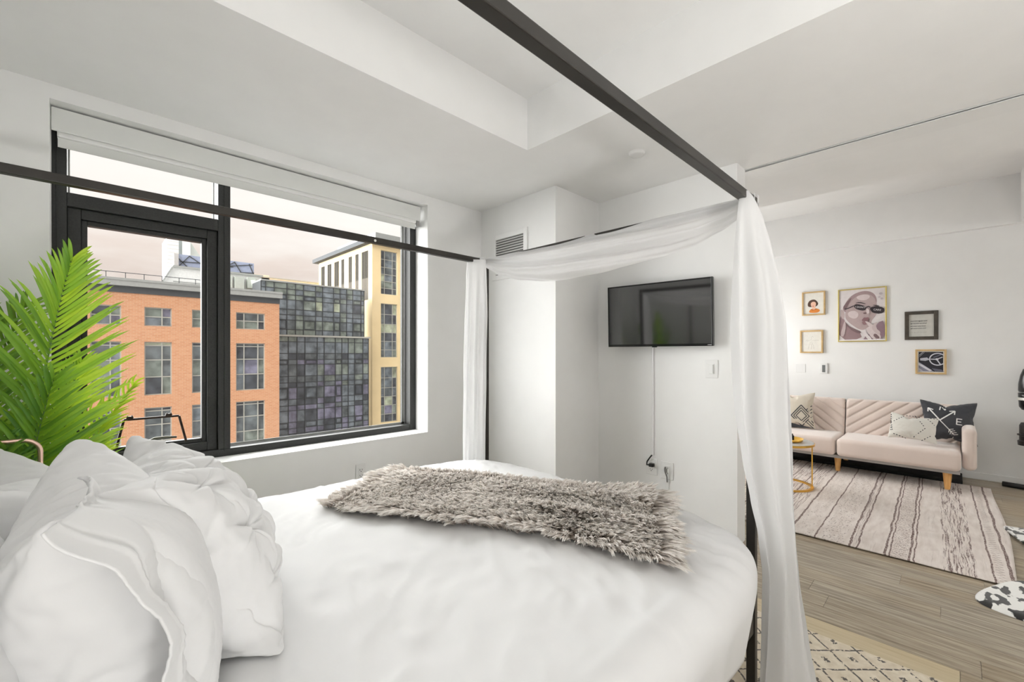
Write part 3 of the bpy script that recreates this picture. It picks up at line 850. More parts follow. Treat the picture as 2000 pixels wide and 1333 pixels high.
def frond(P0, P1, P2, P3, nl, L, up, hue, seed, start=.22, curl=.35, wid=.0088):
    """rachis on a cubic curve, folded strap leaflets on both sides"""
    rn = random.Random(seed); P0, P1, P2, P3 = map(Vector, (P0, P1, P2, P3)); up = Vector(up).normalized()
    def pt(t): s_ = 1-t; return P0*s_**3+P1*3*s_*s_*t+P2*3*s_*t*t+P3*t**3
    ts = [i/30 for i in range(31)]
    m_ = MB(); m_.tube([pt(t) for t in ts], [.0065*(1-.8*t) for t in ts], 7, m=1)
    nst = len(m_.f); hv = [hue*.6]*len(m_.v)
    for k in range(nl):
        t = start+(1-start)*(k+.5)/nl
        p = pt(t); tan = (pt(min(1, t+.02))-pt(t-.02)).normalized()
        side0 = tan.cross(up).normalized(); nrm = side0.cross(tan).normalized()
        for sg in (-1, 1):
            q = (t-start)/(1-start)
            ll = L*(.55+.9*math.sin(math.pi*min(1, .18+q*.82)))*.72*rn.uniform(.9, 1.08)*(1-.35*q*q)
            ang = R(60-36*q+rn.uniform(-4, 4))
            d = (side0*sg*math.sin(ang)+tan*math.cos(ang)+nrm*rn.uniform(.05, .30)).normalized()
            w = wid*rn.uniform(.85, 1.15)*(1-.35*q)
            hh = max(0, min(1, hue+rn.uniform(-.22, .20)+(.12 if sg > 0 else -.08)))
            o = len(m_.v); vs = []; n_ = 7
            for i in range(n_+1):
                f = i/n_
                c = p+d*ll*f+tan*ll*.30*f*f-Vector((0, 0, 1))*ll*curl*f*f*f*1.1+nrm*ll*.25*math.sin(f*2.6)
                wd = w*(math.sin(math.pi*min(1, .16+f*.84))**.6 if f < 1 else 0)
                dd = (d+tan*curl*.7*f-Vector((0, 0, 1))*curl*1.8*f).normalized()
                sd_ = dd.cross(nrm).normalized(); nn = sd_.cross(dd)
                vs += [c-sd_*wd+nn*wd*.8, c, c+sd_*wd+nn*wd*.8]
            fs = []
            for i in range(n_):
                a = i*3; fs += [(a, a+1, a+4, a+3), (a+1, a+2, a+5, a+4)]
            m_.add(vs, fs, 0); hv += [hh]*len(vs)
    ob = m_.build('frond', [M_leaf, M_stem], palm, smooth=True, fix=False)
    ha = ob.data.attributes.new('hue', 'FLOAT', 'POINT'); ha.data.foreach_set('value', hv)
B0 = (PX, PY, .27)
TC_ = Vector((-.35, -.94, 0))    # leaves face the room
frond(B0, (-.165, 2.50, .70), (-.125, 2.47, 1.28), (-.040, 2.48, 1.69), 42, .31, (.22, -1, .15), .62, 1, start=.36, curl=.25)
frond((PX-.02, PY+.02, .27), (-.30, 2.62, .9), (-.36, 2.70, 1.25), (-.37, 2.60, 1.60), 30, .34, (.3, -1, .2), .18, 2, curl=.45)
frond((PX+.02, PY+.03, .27), (-.13, 2.62, .62), (-.02, 2.66, .86), (.165, 2.62, 1.17), 30, .20, (-.5, -.8, .5), .88, 3, curl=.15)
frond((PX, PY-.02, .27), (-.19, 2.46, .52), (-.165, 2.42, .86), (-.085, 2.40, 1.22), 32, .30, (.2, -1, .3), .42, 4, start=.3, curl=.30)
frond((PX-.03, PY-.01, .27), (-.27, 2.48, .6), (-.33, 2.40, .92), (-.34, 2.30, 1.12), 28, .30, (.5, -.9, .5), .10, 5, curl=.5)
frond((PX-.02, PY+.03, .27), (-.25, 2.66, .8), (-.30, 2.74, 1.2), (-.18, 2.78, 1.52), 30, .32, (.2, -1, .1), .30, 6, curl=.35)
frond((PX+.01, PY+.02, .27), (-.15, 2.62, .6), (-.10, 2.68, .95), (-.01, 2.70, 1.28), 32, .26, (.1, -1, .3), .74, 7, curl=.25)
frond((PX+.01, PY-.02, .27), (-.14, 2.46, .45), (-.08, 2.44, .72), (.05, 2.46, .95), 26, .22, (0, -.9, .6), .80, 8, curl=.2)
frond((PX-.02, PY-.03, .27), (-.24, 2.44, .5), (-.24, 2.36, .74), (-.20, 2.30, .98), 26, .28, (.2, -1, .5), .28, 9, curl=.45)
frond((PX-.03, PY, .27), (-.34, 2.56, .7), (-.40, 2.60, 1.0), (-.40, 2.66, 1.36), 28, .34, (.5, -.9, .3), .45, 10, curl=.4)

cart = thing('side_cart', 'rose-gold tube-framed cart showing its rounded handle in front of the palm', 'cart', (-.26, 2.30, 0))
def rounded_u(x0, x1, y, z0, z1, r, n=8):
    pts = [(x0, y, z0)]
    for k in range(n+1): a = math.pi-math.pi/2*k/n; pts.append((x0+r+r*math.cos(a), y, z1-r+r*math.sin(a)))
    for k in range(n+1): a = math.pi/2-math.pi/2*k/n; pts.append((x1-r+r*math.cos(a), y, z1-r+r*math.sin(a)))
    pts.append((x1, y, z0)); return pts
MB().tube(rounded_u(-.345, -.115, 2.30, .03, 1.003, .045), .0078, 12).build('handle_frame', M_rose, cart, smooth=True)
MB().tube(rounded_u(-.345, -.115, 2.20, .03, .62, .045), .0078, 12).build('front_frame', M_rose, cart, smooth=True)
for z in (.16, .58): MB().box(-.345, -.115, 2.20, 2.30, z, z+.012).build('shelf', simple('cart_shelf_white', (.75, .74, .73), .4), cart, bevel=.003)

# ================================================================== LIVING ROOM
# striped rug
def rug_mat():
    b = NB('striped_rug')
    x, y, z = b.xyz(b.map())[:3]
    wob = b.noise(b.map((1.6, 3, 1)), 2.6, 4, .6)
    yy = b.m('SUBTRACT', y, b.m('MULTIPLY', b.m('SUBTRACT', x, 3.65), .022))
    yy = b.m('ADD', yy, b.m('MULTIPLY', b.m('SUBTRACT', wob, .5), .035))
    def strip(k):
        cv = b.n('ShaderNodeCombineXYZ'); b.l(b.m('MULTIPLY', x, k), cv.inputs[0]); b.l(yy, cv.inputs[1]); return cv.outputs[0]
    spk = b.ramp(b.noise(b.map((30, 70, 1)), 1.6, 3, .7), [(.40, (0, 0, 0)), (.50, (1, 1, 1))])
    rag = b.m('ADD', .6, b.m('MULTIPLY', b.noise(b.map((40, 60, 1)), 2, 2), .8))
    def line(c, w): return b.m('LESS_THAN', b.m('ABSOLUTE', b.m('SUBTRACT', yy, c)), b.m('MULTIPLY', rag, w*.8))
    def between(a_, b_): return b.m('LESS_THAN', b.m('ABSOLUTE', b.m('SUBTRACT', yy, (a_+b_)/2)), abs(b_-a_)/2)
    def mx_(*q):
        r = q[0]
        for t in q[1:]: r = b.m('MAXIMUM', r, t)
        return r
    fine = b.ramp(b.noise(strip(.035), 95, 3, .7), [(.50, (0, 0, 0)), (.57, (1, 1, 1))])
    thin = b.ramp(b.noise(strip(.02), 60, 3, .7), [(.60, (0, 0, 0)), (.66, (1, 1, 1))])
    sq = b.m('GREATER_THAN', b.m('SINE', b.m('ADD', b.m('MULTIPLY', x, 170), b.m('MULTIPLY', b.noise(b.map((8, 30, 1)), 3, 2), 16))), .45)
    loops = b.ramp(b.noise(b.map((26, 55, 1)), 1.5, 1), [(.60, (0, 0, 0)), (.63, (1, 1, 1))])
    zig = b.m('LESS_THAN', b.m('ABSOLUTE', b.m('SUBTRACT', b.m('ADD', yy, .200), b.m('MULTIPLY', b.m('SUBTRACT', b.m('PINGPONG', x, .022), .011), 1.6))), .0035)
    strong = mx_(*[line(c, w) for c, w in ((.850, .008), (.690, .006), (.500, .008), (.458, .006), (.313, .007), (.292, .005), (.195, .008), (.173, .005), (-.167, .006), (-.243, .009), (1.02, .007), (1.16, .006), (1.27, .008), (1.42, .006), (1.55, .007))])
    soft = mx_(b.m('MULTIPLY', b.m('MULTIPLY', between(.455, .505), fine), .7), b.m('MULTIPLY', b.m('MULTIPLY', between(.205, .285), sq), b.m('MULTIPLY', spk, .65)),
               b.m('MULTIPLY', between(-.10, .045), fine), b.m('MULTIPLY', b.m('MULTIPLY', between(.90, 1.72), fine), .8), b.m('MULTIPLY', b.m('MULTIPLY', between(.535, .665), loops), .6),
               b.m('MULTIPLY', b.m('MULTIPLY', between(.715, .83), sq), b.m('MULTIPLY', loops, .7)), b.m('MULTIPLY', b.m('MULTIPLY', between(-.235, -.175), zig), .8), b.m('MULTIPLY', thin, .22))
    d = mx_(b.m('MULTIPLY', strong, b.m('ADD', .5, b.m('MULTIPLY', spk, .5))), b.m('MULTIPLY', soft, b.m('ADD', .35, b.m('MULTIPLY', spk, .65))))
    base = b.ramp(b.noise(b.map((2, 9, 1)), 3, 4), [(.3, (.62, .545, .50)), (.7, (.76, .70, .655))])
    b.set(b.mix(d, base, (.16, .105, .095)), .95); b.bump(b.noise(b.map(), 260, 2), .15, .002)
    return b.mat
RX0, RX1, RY0, RY1 = 3.68, 6.20, -.262, 1.75
def rug_pt(u, v):
    x = RX0+(RX1-RX0)*u; y = RY0+(RY1-RY0)*v
    z = .007
    for ax, ay, bx_, by_, h in ((4.22, .24, 4.30, -.06, .034), (3.93, .12, 3.90, -.06, .028), (4.36, -.02, 4.42, -.16, .020), (3.98, .62, 4.05, .26, .012), (3.86, .30, 3.90, -.02, .012)):
        d = Vector((bx_-ax, by_-ay)); L = d.length; d /= L
        w = Vector((x-ax, y-ay)); s_ = w.dot(d); t = w.x*d.y-w.y*d.x+.025*math.sin(s_*14)
        if 0 < s_ < L: z += h*math.exp(-(t/.022)**2)*math.sin(math.pi*s_/L)
    z += .0015*fnz(x*5, y*5)+.001
    y += .015*math.sin(x*2.3)*(1-v)
    return (x, y, z)
rug = tag(MB().grid(rug_pt, 160, 130).build('striped_rug', rug_mat(), smooth=True), 'pink-beige rug with thin brown broken stripes, under the sofa feet', 'rug')
rsm = rug.modifiers.new('thick', 'SOLIDIFY'); rsm.thickness = .005; rsm.offset = -1

# cow-pattern hide at the right edge
def hide_mat():
    b = NB('cow_hide')
    n = b.noise(b.map((1.0, 1.9, 1), rot=(0, 0, .9)), 11.5, 2, .4)
    c = b.ramp(n, [(.53, (.82, .81, .78)), (.56, (.012, .011, .011))])
    b.set(c, .9, Sheen_Weight=.3); b.bump(b.noise(b.map(), 220, 2), .3, .003); return b.mat
HP = [(3.37, -.075), (3.46, -.085), (3.60, -.135), (3.70, -.21), (3.80, -.30), (4.05, -.36), (4.35, -.36), (4.62, -.355), (4.80, -.262), (4.92, -.255), (5.0, -.34), (4.95, -.6), (4.6, -.95), (4.3, -1.25), (3.9, -1.3), (3.5, -1.0), (3.30, -.62), (3.255, -.35), (3.27, -.22), (3.31, -.12)]
def smooth_loop(p, it=2):
    for _ in range(it):
        q = []
        for i in range(len(p)):
            a, b = p[i], p[(i+1) % len(p)]
            q += [(a[0]*.75+b[0]*.25, a[1]*.75+b[1]*.25), (a[0]*.25+b[0]*.75, a[1]*.25+b[1]*.75)]
        p = q
    return p
hp = smooth_loop(HP); m = MB()
cx_ = sum(p[0] for p in hp)/len(hp); cy_ = sum(p[1] for p in hp)/len(hp)
nr = 14
def hide_z(x, y): return .004+.012*sstep(3.62, 3.72, x)*sstep(-.31, -.26, y)
vs = []; fs = []
for r_ in range(nr+1):
    k = r_/nr
    for p in hp:
        x, y = cx_+(p[0]-cx_)*k, cy_+(p[1]-cy_)*k
        vs.append((x, y, hide_z(x, y)+(.012 if k < .97 else .003)))
for p in hp: vs.append((p[0], p[1], hide_z(*p)-.003))
nh = len(hp)
for r_ in range(nr+1):
    for i in range(nh): fs.append((r_*nh+i, r_*nh+(i+1) % nh, (r_+1)*nh+(i+1) % nh, (r_+1)*nh+i))
m.add(vs, fs)
tag(m.build('cowhide_rug', hide_mat(), smooth=True), 'black-and-white cow-patterned hide rug overlapping the striped rug', 'rug')

# diamond rug beside the bed
def diamond_mat():
    b = NB('diamond_rug')
    x, y, z = b.xyz(b.map())[:3]
    wob = b.m('MULTIPLY', b.m('SUBTRACT', b.noise(b.map(), 14, 2), .5), .12)
    def line(ax, ay, off):
        q = b.m('ADD', b.m('ADD', b.m('MULTIPLY', x, ax), b.m('MULTIPLY', y, ay)), wob)
        f = b.m('ABSOLUTE', b.m('SUBTRACT', b.m('FRACT', b.m('ADD', q, off)), .5))
        return b.m('LESS_THAN', f, .036), f
    l1, f1 = line(1/.163, -1/.163, .6); l2, f2 = line(1/.163, 1/.163, .92)
    brk = b.m('GREATER_THAN', b.noise(b.map((30, 30, 1)), 2.2, 2), .44)
    mot = b.m('MULTIPLY', b.m('GREATER_THAN', f1, .40), b.m('GREATER_THAN', f2, .36))
    d = b.m('MAXIMUM', b.m('MULTIPLY', b.m('MAXIMUM', l1, l2), brk), b.m('MULTIPLY', mot, b.m('GREATER_THAN', b.noise(b.map((30, 30, 1)), 3, 2), .47)))
    base = b.ramp(b.noise(b.map(), 30, 3), [(.3, (.60, .52, .40)), (.7, (.72, .65, .53))])
    b.set(b.mix(b.m('MULTIPLY', d, .88), base, (.045, .04, .045)), .95); b.bump(b.noise(b.map(), 300, 2), .3, .003)
    return b.mat
tag(MB().box(1.0, 2.425, -.30, 1.3, .001, .011).build('diamond_rug', diamond_mat(), bevel=.004), 'cream rug with black diamond lines beside the foot of the bed', 'rug')

# sofa
sofa = thing('sofa', 'blush velvet sofa bed with diagonal channel-stitched back and wooden legs', 'sofa', (6.15, .85, 0))
SX0, SX1, SB, ST = 5.76, 6.36, .205, .395
def cushion_box(x0, x1, y0, y1, z0, z1, name, crown=.012, r=.045):
    mb = MB().box(x0, x1, y0, y1, z0, z1)
    return mb.build(name, M_sofa, sofa, smooth=True, bevel=r, seg=5)
cushion_box(SX0, SX1, -.048, .893, SB, ST, 'seat')
cushion_box(SX0, SX1, .900, 1.85, SB, ST, 'seat')
def backrest(y0, y1, sgn, name):
    def fn(u, v):
        y = y0+(y1-y0)*u; s_ = v
        # front face from the seat up, over the top and down the back
        hgt = .44
        if s_ < .62: t = s_/.62; z = .34+hgt*t*.95; x = 6.32+.075*t
        elif s_ < .78: t = (s_-.62)/.16; a = math.pi*t; z = .34+hgt*.95+.035*math.sin(a)*.6; x = 6.395+.055*(1-math.cos(a))*.9
        else: t = (s_-.78)/.22; z = .34+hgt*.95-(hgt*.95-.02)*t; x = 6.494
        e = min(u, 1-u)*(y1-y0); rr = .035
        if e < rr: x += (rr-math.sqrt(max(0, rr*rr-(rr-e)**2)))*(1 if s_ < .7 else -1)*.8; z -= (.0 if s_ < .6 else (rr-math.sqrt(max(0, rr*rr-(rr-e)**2)))*.5)
        if s_ < .66:
            q = ((y-y0 if sgn > 0 else y1-y)*.80+(z-.34)*.72*1.0)
            q = ((y1-y)*.62-(z-.34)*.80)/.082 if sgn > 0 else ((y-y0)*.62-(z-.34)*.80)/.082
            f = abs(q-round(q))
            x += .012*math.exp(-(f/.10)**2)-.006*(1-(2*f-1)**2 if False else math.sin(math.pi*min(1, abs((q % 1)))))*.9
        return (x, y, z)
    return MB().grid(fn, 150, 110).build(name, M_sofa, sofa, smooth=True)
backrest(-.048, .893, 1, 'backrest'); backrest(.900, 1.85, -1, 'backrest')
arm = MB().box(5.86, 6.50, -.150, -.052, .215, .605)
arm.build('armrest', M_sofa, sofa, smooth=True, bevel=.042, seg=6)
MB().box(5.86, 6.50, 1.855, 1.95, .215, .605).build('armrest', M_sofa, sofa, smooth=True, bevel=.042, seg=6)
MB().box(5.82, 6.34, -.04, 1.84, .175, .206).build('base_frame', simple('sofa_base_grey', (.42, .40, .38), .8), sofa)
for (lx, ly) in ((5.872, .045), (5.945, .902), (5.88, 1.78), (6.42, .04), (6.44, .90), (6.42, 1.78)):
    MB().lathe([(.019, .010), (.021, .02), (.034, .176), (.034, .18)], (lx, ly, 0), 18).build('leg', M_leg, sofa, smooth=False)
tag(MB().box(6.22, 6.605, -.06, 1.9, .001, .045).build('floor_layer', simple('black_strip', (.012, .012, .012), .8), bevel=.006), 'long flat black strip on the floor under the back of the sofa', 'mat')  # flat strip added to make the floor under the sofa black

# sofa cushions
def surf_map(src, frame, off):
    """front-face lookup: (x, y) in cushion units to a point just above its surface"""
    C, w, h, n = frame; pts = [p for p in src[0] if p.z > -.001]
    def fn(x, y):
        ws = 0; z = 0
        for p in pts:
            d2 = (p.x-x)**2+(p.y-y)**2
            if d2 < .0016: k = 1/(d2+1e-5); ws += k; z += k*p.z
        z = z/ws if ws else 0
        return C+w*x+h*y+n*(z+off)
    return fn
def stroke(mb, fn, a, b, w, m=0, n=8):
    a = Vector(a); b = Vector(b); d = (b-a); nn = Vector((-d.y, d.x)).normalized()*w/2
    vs = []; fs = []
    for i in range(n+1):
        p = a+d*i/n; q = p+nn; r_ = p-nn; vs += [fn(q.x, q.y), fn(r_.x, r_.y)]
    for i in range(n): fs.append((i*2, i*2+1, i*2+3, i*2+2))
    mb.add(vs, fs, m)
def glyph(mb, fn, txt, cx, cy, size, m=0, shear=0):
    v, f = text_polys(txt, size)
    mb.add([fn(cx+x+shear*y, cy+y) for x, y in v], f, m)
M_char = cloth('charcoal_canvas', (.045, .047, .055), weave=200)
M_ivory = cloth('ivory_weave', (.78, .76, .70), weave=90, bump=.5)
def flatfx(k): return lambda q: Vector((q.x, q.y, q.z*k))
def side_src(src, k): return ([Vector((p.x, p.y, p.z*k)) for p in src[0]], src[1], src[2])
def bare(src, C, w, h, name, mat):
    vs, f, idx = src; w = Vector(w).normalized(); h = Vector(h); h = (h-w*h.dot(w)).normalized(); n = w.cross(h); C = Vector(C)
    out = [C+w*p.x+h*p.y+n*p.z for p in vs]; base = Vector((C.x, C.y, min(q.z for q in out)))
    mb = MB(); mb.add([q-base for q in out], f); o = mb.build(name, mat, smooth=True, fix=False); o.location = base
    s_ = o.modifiers.new('soft', 'SUBSURF'); s_.levels = 1; s_.render_levels = 1
    return o, (C, w, h, n)
# charcoal compass cushion: local x runs to the viewer's right (-Y), y up, face towards -X
c1s = side_src(P_SQ, .62)
c1, f1 = bare(c1s, (6.255, .045, .612), (.10, -1, -.03), (.30, .02, 1), 'cushion', M_char)
tag(c1, 'charcoal cushion with white compass arrows and letters, against the right armrest', 'cushion')
c1.data.materials.append(M_ivory)
pr = MB(); fn = surf_map(c1s, f1, .007); M_ink = cloth('white_print', (.86, .86, .84))
for a_, b_ in (((-.066, .105), (-.056, .155)), ((-.056, .155), (-.026, .105)), ((-.026, .105), (-.016, .155)),
               ((.055, -.03), (.058, .032)), ((.055, .029), (.095, .027)), ((.056, .0), (.088, -.001)), ((.055, -.028), (.095, -.030))): stroke(pr, fn, a_, b_, .009)
A = (-.065, .0)
stroke(pr, fn, A, (-.150, .125), .011); stroke(pr, fn, (-.150, .125), (-.150, .085), .009); stroke(pr, fn, (-.150, .125), (-.112, .105), .009)
stroke(pr, fn, A, (.045, .105), .011); stroke(pr, fn, (.045, .105), (.004, .098), .009); stroke(pr, fn, (.045, .105), (.040, .066), .009)
stroke(pr, fn, A, (.040, -.135), .008)
for k in range(4):
    q = Vector((.004+.011*k, -.085-.016*k)); stroke(pr, fn, q, q+Vector((.030, .007)), .006); stroke(pr, fn, q, q+Vector((-.004, -.030)), .006)
pr.build('compass_print', M_ink, c1, world=False).matrix_parent_inverse = Matrix.Translation(-Vector(c1.location))
# ivory lumbar cushion with black stitched diamonds
c2s = side_src(P_LUM, .72)
c2, f2 = bare(c2s, (5.975, .292, .556), (.12, -1, -.10), (.42, -.06, 1), 'cushion', M_ivory)
tag(c2, 'small ivory oblong cushion with black dashed diamonds, in front of the charcoal one', 'cushion')
fn = surf_map(c2s, f2, .003)
def dashes(pts, w=.007, L=.011, gap=.012):
    pr = MB()
    for a, b in zip(pts, pts[1:]):
        a = Vector(a); b = Vector(b); d = b-a; n_ = int(d.length/(L+gap)); d.normalize()
        for k in range(n_): stroke(pr, fn, a+d*k*(L+gap), a+d*(k*(L+gap)+L), w, n=2)
    pr.build('stitched_line', M_char, c2, world=False).matrix_parent_inverse = Matrix.Translation(-Vector(c2.location))
dashes([(-.17, .02), (-.06, .115), (.075, .115)]); dashes([(-.17, .02), (-.15, -.09)]); dashes([(-.145, -.095), (-.03, -.125)]); dashes([(.005, .125), (.085, .0), (-.01, -.125)])
dashes([(.175, .12), (.085, .118)]); dashes([(.10, .105), (.17, .03)]); dashes([(.07, -.12), (.17, -.03)]); dashes([(-.175, .11), (-.165, -.08)])
# beige diamond cushion at the left
c3s = side_src(P_SQ, .62)
M_beige = cloth('beige_linen', (.66, .60, .50), weave=200)
c3, f3 = bare(c3s, (6.24, 1.375, .615), (.06, -1, .04), (.22, .02, 1), 'cushion', M_beige)
tag(c3, 'beige cushion with black concentric diamonds at the left of the sofa', 'cushion')
pr = MB(); fn = surf_map(c3s, f3, .003)
for (cx, cy) in ((.075, -.075), (-.135, -.075)):
    for k, w in ((.052, .008), (.078, .008), (.104, .010)):
        P_ = [(cx-k, cy), (cx, cy+k*1.25), (cx+k, cy), (cx, cy-k*1.15)]
        for a, b in zip(P_, P_[1:]+P_[:1]): 
            if max(abs(a[0]), abs(b[0])) < .20 and min(a[1], b[1]) > -.215: stroke(pr, fn, a, b, w)
for k in range(3): stroke(pr, fn, (.125+.018*k, .0-.02*k), (.178, .055-.04*k), .008); stroke(pr, fn, (.125+.018*k, -.15+.02*k), (.19, -.215+.03*k), .008)
fnb = fn
pr.poly([(-.20, -.215), (.20, -.215), (.075, -.19), (-.03, -.165), (-.135, -.19)], fnb)
pr.build('diamond_print', M_char, c3, world=False).matrix_parent_inverse = Matrix.Translation(-Vector(c3.location))

# round side table with a tray
tbx, tby, tbz, tbr = 4.93, 1.185, .45, .255
tbl = thing('side_table', 'small round white-topped side table with a gold ring base, in front of the sofa', 'table', (tbx, tby, 0))
MB().lathe([(.001, tbz-.022), (tbr-.006, tbz-.022), (tbr-.002, tbz-.018), (tbr-.002, tbz-.003), (tbr-.006, tbz), (.001, tbz)], (tbx, tby, 0), 56).build('tabletop', simple('white_tabletop', (.62, .63, .63), .25), tbl)
MB().lathe([(tbr-.004, tbz-.024), (tbr+.004, tbz-.024), (tbr+.004, tbz-.004), (tbr-.004, tbz-.004)], (tbx, tby, 0), 56).build('rim', M_gold, tbl)
la = math.atan2(-.62, .30)
for a in (math.atan2(-.225, .06), math.atan2(.2, -.05), math.atan2(.12, .22)):
    lx, ly = tbx+(tbr-.02)*math.cos(a), tby+(tbr-.02)*math.sin(a)
    MB().bar((lx, ly, .02), (lx, ly, tbz-.022), .024, .010, up=(math.cos(a), math.sin(a), 0)).build('leg', M_gold, tbl, bevel=.002)
rb_ = MB()
for k in range(48):
    a0, a1 = 2*math.pi*k/48, 2*math.pi*(k+1)/48
    vs = [(tbx+r_*math.cos(a), tby+r_*math.sin(a), z) for a in (a0, a1) for r_ in (tbr-.03, tbr-.005) for z in (.010, .028)]
    rb_.add(vs, [(0, 1, 3, 2), (4, 6, 7, 5), (0, 4, 5, 1), (2, 3, 7, 6), (1, 5, 7, 3), (0, 2, 6, 4)])
rb_.build('ring_base', M_gold, tbl, weld=True)
tr = MB(); n_ = 40
prof = [(.001, .004), (.085, .004), (.10, .010), (.115, .030), (.118, .030), (.104, .006), (.088, .0), (.001, .0)]
tray = tag(tr.lathe(prof, (0, 0, 0), n_).build('tray', M_gold, smooth=True), 'shallow gold dish on the round side table', 'tray')
tray.location = (4.93, 1.115, tbz+.001); tray.scale = (1, .85, 1)
cdl = thing('candle_jar', 'dark little jar standing in the gold dish', 'jar', (4.945, 1.13, tbz+.006))
MB().lathe([(.001, 0), (.030, 0), (.034, .01), (.034, .045), (.030, .052), (.001, .052)], (4.945, 1.13, tbz+.006), 24).build('jar_body', simple('dark_glass', (.02, .022, .02), .15), cdl, smooth=True)
MB().lathe([(.001, .052), (.026, .052), (.024, .066), (.001, .068)], (4.945, 1.13, tbz+.006), 24).build('lid', M_black, cdl)

# ------------------------------------------------------------------ pictures
XW = XS
def picture(name, label, y1, y0, z0, z1, fmat, fw, depth, paper):
    """wall picture; y1 is its left side as seen from the room, y0 its right side"""
    t = thing(name, label, 'picture', (XW, (y0+y1)/2, z0))
    f = MB(); xa = XW-depth
    f.box(xa, XW, y0, y0+fw, z0, z1); f.box(xa, XW, y1-fw, y1, z0, z1); f.box(xa, XW, y0+fw, y1-fw, z0, z0+fw); f.box(xa, XW, y0+fw, y1-fw, z1-fw, z1)
    f.build('frame', fmat, t, bevel=.002)
    xp = XW-depth*.45
    MB().box(xp, XW-.001, y0+fw, y1-fw, z0+fw, z1-fw).build('print', paper, t)
    def mp(u, v, k=1): return (xp-.0006*k, (y1-fw)+((y0+fw)-(y1-fw))*u, (z0+fw)+((z1-fw)-(z0+fw))*v)
    return t, mp
def flat(c, rough=.7): return simple('print_%02d_%02d_%02d' % tuple(int(99*x) for x in c), c, rough, var=.04, nscale=30)
def ell(cx, cy, rx, ry, n=28, a0=0, a1=2*math.pi): return [(cx+rx*math.cos(a0+(a1-a0)*k/n), cy+ry*math.sin(a0+(a1-a0)*k/n)) for k in range(n)]
def band(pts, w):
    L = []; Rr = []
    for i, p in enumerate(pts):
        a = Vector(pts[max(0, i-1)]); b = Vector(pts[min(len(pts)-1, i+1)]); d = (b-a).normalized(); n = Vector((-d.y, d.x))*w/2
        L.append((p[0]+n.x, p[1]+n.y)); Rr.append((p[0]-n.x, p[1]-n.y))
    return L+Rr[::-1]
class Art:
    def __init__(s, mp): s.mp = mp; s.mb = MB(); s.mats = []; s.k = 1
    def add(s, pts, c, smoothit=0):
        m_ = flat(c)
        if m_ not in s.mats: s.mats.append(m_)
        if smoothit: pts = smooth_loop(pts, smoothit)
        pts = [(min(1, max(0, x)), min(1, max(0, y))) for x, y in pts]
        k = s.k; s.mb.poly(pts, lambda x, y: s.mp(x, y, k), s.mats.index(m_)); s.k += 1
    def text(s, txt, cx, cy, size, c, asp=1.0, rot=0):
        m_ = flat(c)
        if m_ not in s.mats: s.mats.append(m_)
        v, f = text_polys(txt, size); k = s.k; ca, sa = math.cos(rot), math.sin(rot)
        s.mb.add([s.mp(cx+(x*ca-y*sa), cy+(x*sa+y*ca)*asp, k) for x, y in v], f, s.mats.index(m_)); s.k += 1
    def done(s, t, nm='artwork'): s.mb.build(nm, s.mats, t)
PAPER = flat((.80, .78, .72))
# woman in orange, small
t, mp_ = picture('framed_print', 'small wood-framed drawing of a brown-haired woman in an orange top', 1.377, 1.131, 1.797, 2.098, M_picframe, .016, .03, PAPER)
a = Art(mp_)
a.add([(.22, .36), (.20, .50), (.28, .63), (.42, .69), (.58, .68), (.68, .58), (.74, .48), (.68, .38), (.56, .34), (.36, .33)], (.09, .045, .03), 2)
a.add([(.28, .06), (.28, .16), (.40, .26), (.52, .22), (.62, .27), (.80, .20), (.82, .13), (.70, .05)], (.72, .24, .04), 2)
a.add([(.42, .42), (.42, .24), (.52, .19), (.60, .25), (.58, .42)], (.80, .50, .36), 1)
a.add(ell(.49, .46, .13, .15), (.83, .52, .38))
a.add([(.36, .52), (.42, .62), (.58, .62), (.64, .50), (.56, .58), (.44, .58)], (.09, .045, .03), 1)
a.add(ell(.48, .37, .045, .018), (.55, .10, .06))
a.add(band([(.36, .23), (.45, .19), (.58, .20), (.66, .24)], .016), (.25, .06, .02))
a.done(t)
# line drawing, small
t, mp_ = picture('framed_print', 'small wood-framed cream sheet with a faint line drawing', 1.399, 1.153, 1.316, 1.606, M_picframe, .018, .03, PAPER)
a = Art(mp_)
cg = (.45, .43, .38)
for pts in ([(.20, .52), (.27, .60), (.33, .54), (.25, .50), (.36, .56)], [(.40, .55), (.52, .66), (.50, .50), (.60, .58)], [(.62, .56), (.80, .57), (.88, .565)], [(.45, .50), (.38, .32), (.34, .12)], [(.50, .48), (.60, .30), (.62, .15)], [(.48, .70), (.55, .78), (.60, .70)], [(.46, .40), (.52, .28), (.48, .12)]):
    a.add(band(pts, .011), cg)
a.done(t)
# large fashion poster
t, mp_ = picture('framed_poster', 'large gold-framed poster of a face in dark lettered sunglasses', 1.002, .546, 1.452, 2.092, M_framegold, .012, .022, flat((.72, .67, .67)))
a = Art(mp_)
SK = (.46, .36, .355); SD = (.20, .13, .135); DK = (.035, .025, .03); HL = (.66, .57, .565)
a.add([(.0, .02), (.0, .42), (.06, .55), (.12, .40), (.20, .26), (.45, .18), (.52, .03)], (.30, .20, .21), 1)      # shoulder and neck shade
a.add([(.06, .60), (.12, .72), (.22, .85), (.36, .93), (.54, .965), (.70, .94), (.80, .86), (.83, .74), (.78, .62), (.60, .52), (.30, .50)], (.36, .26, .265), 2)   # slicked hair
a.add([(.16, .62), (.28, .80), (.42, .88), (.62, .91), (.77, .83), (.82, .70), (.84, .58), (.80, .48), (.72, .40), (.70, .30), (.60, .22), (.48, .20), (.30, .30), (.15, .42), (.13, .52)], SK, 2)   # face
a.add([(.04, .64), (.10, .60), (.13, .50), (.10, .42), (.05, .46), (.03, .54)], (.50, .40, .395), 2)       # ear
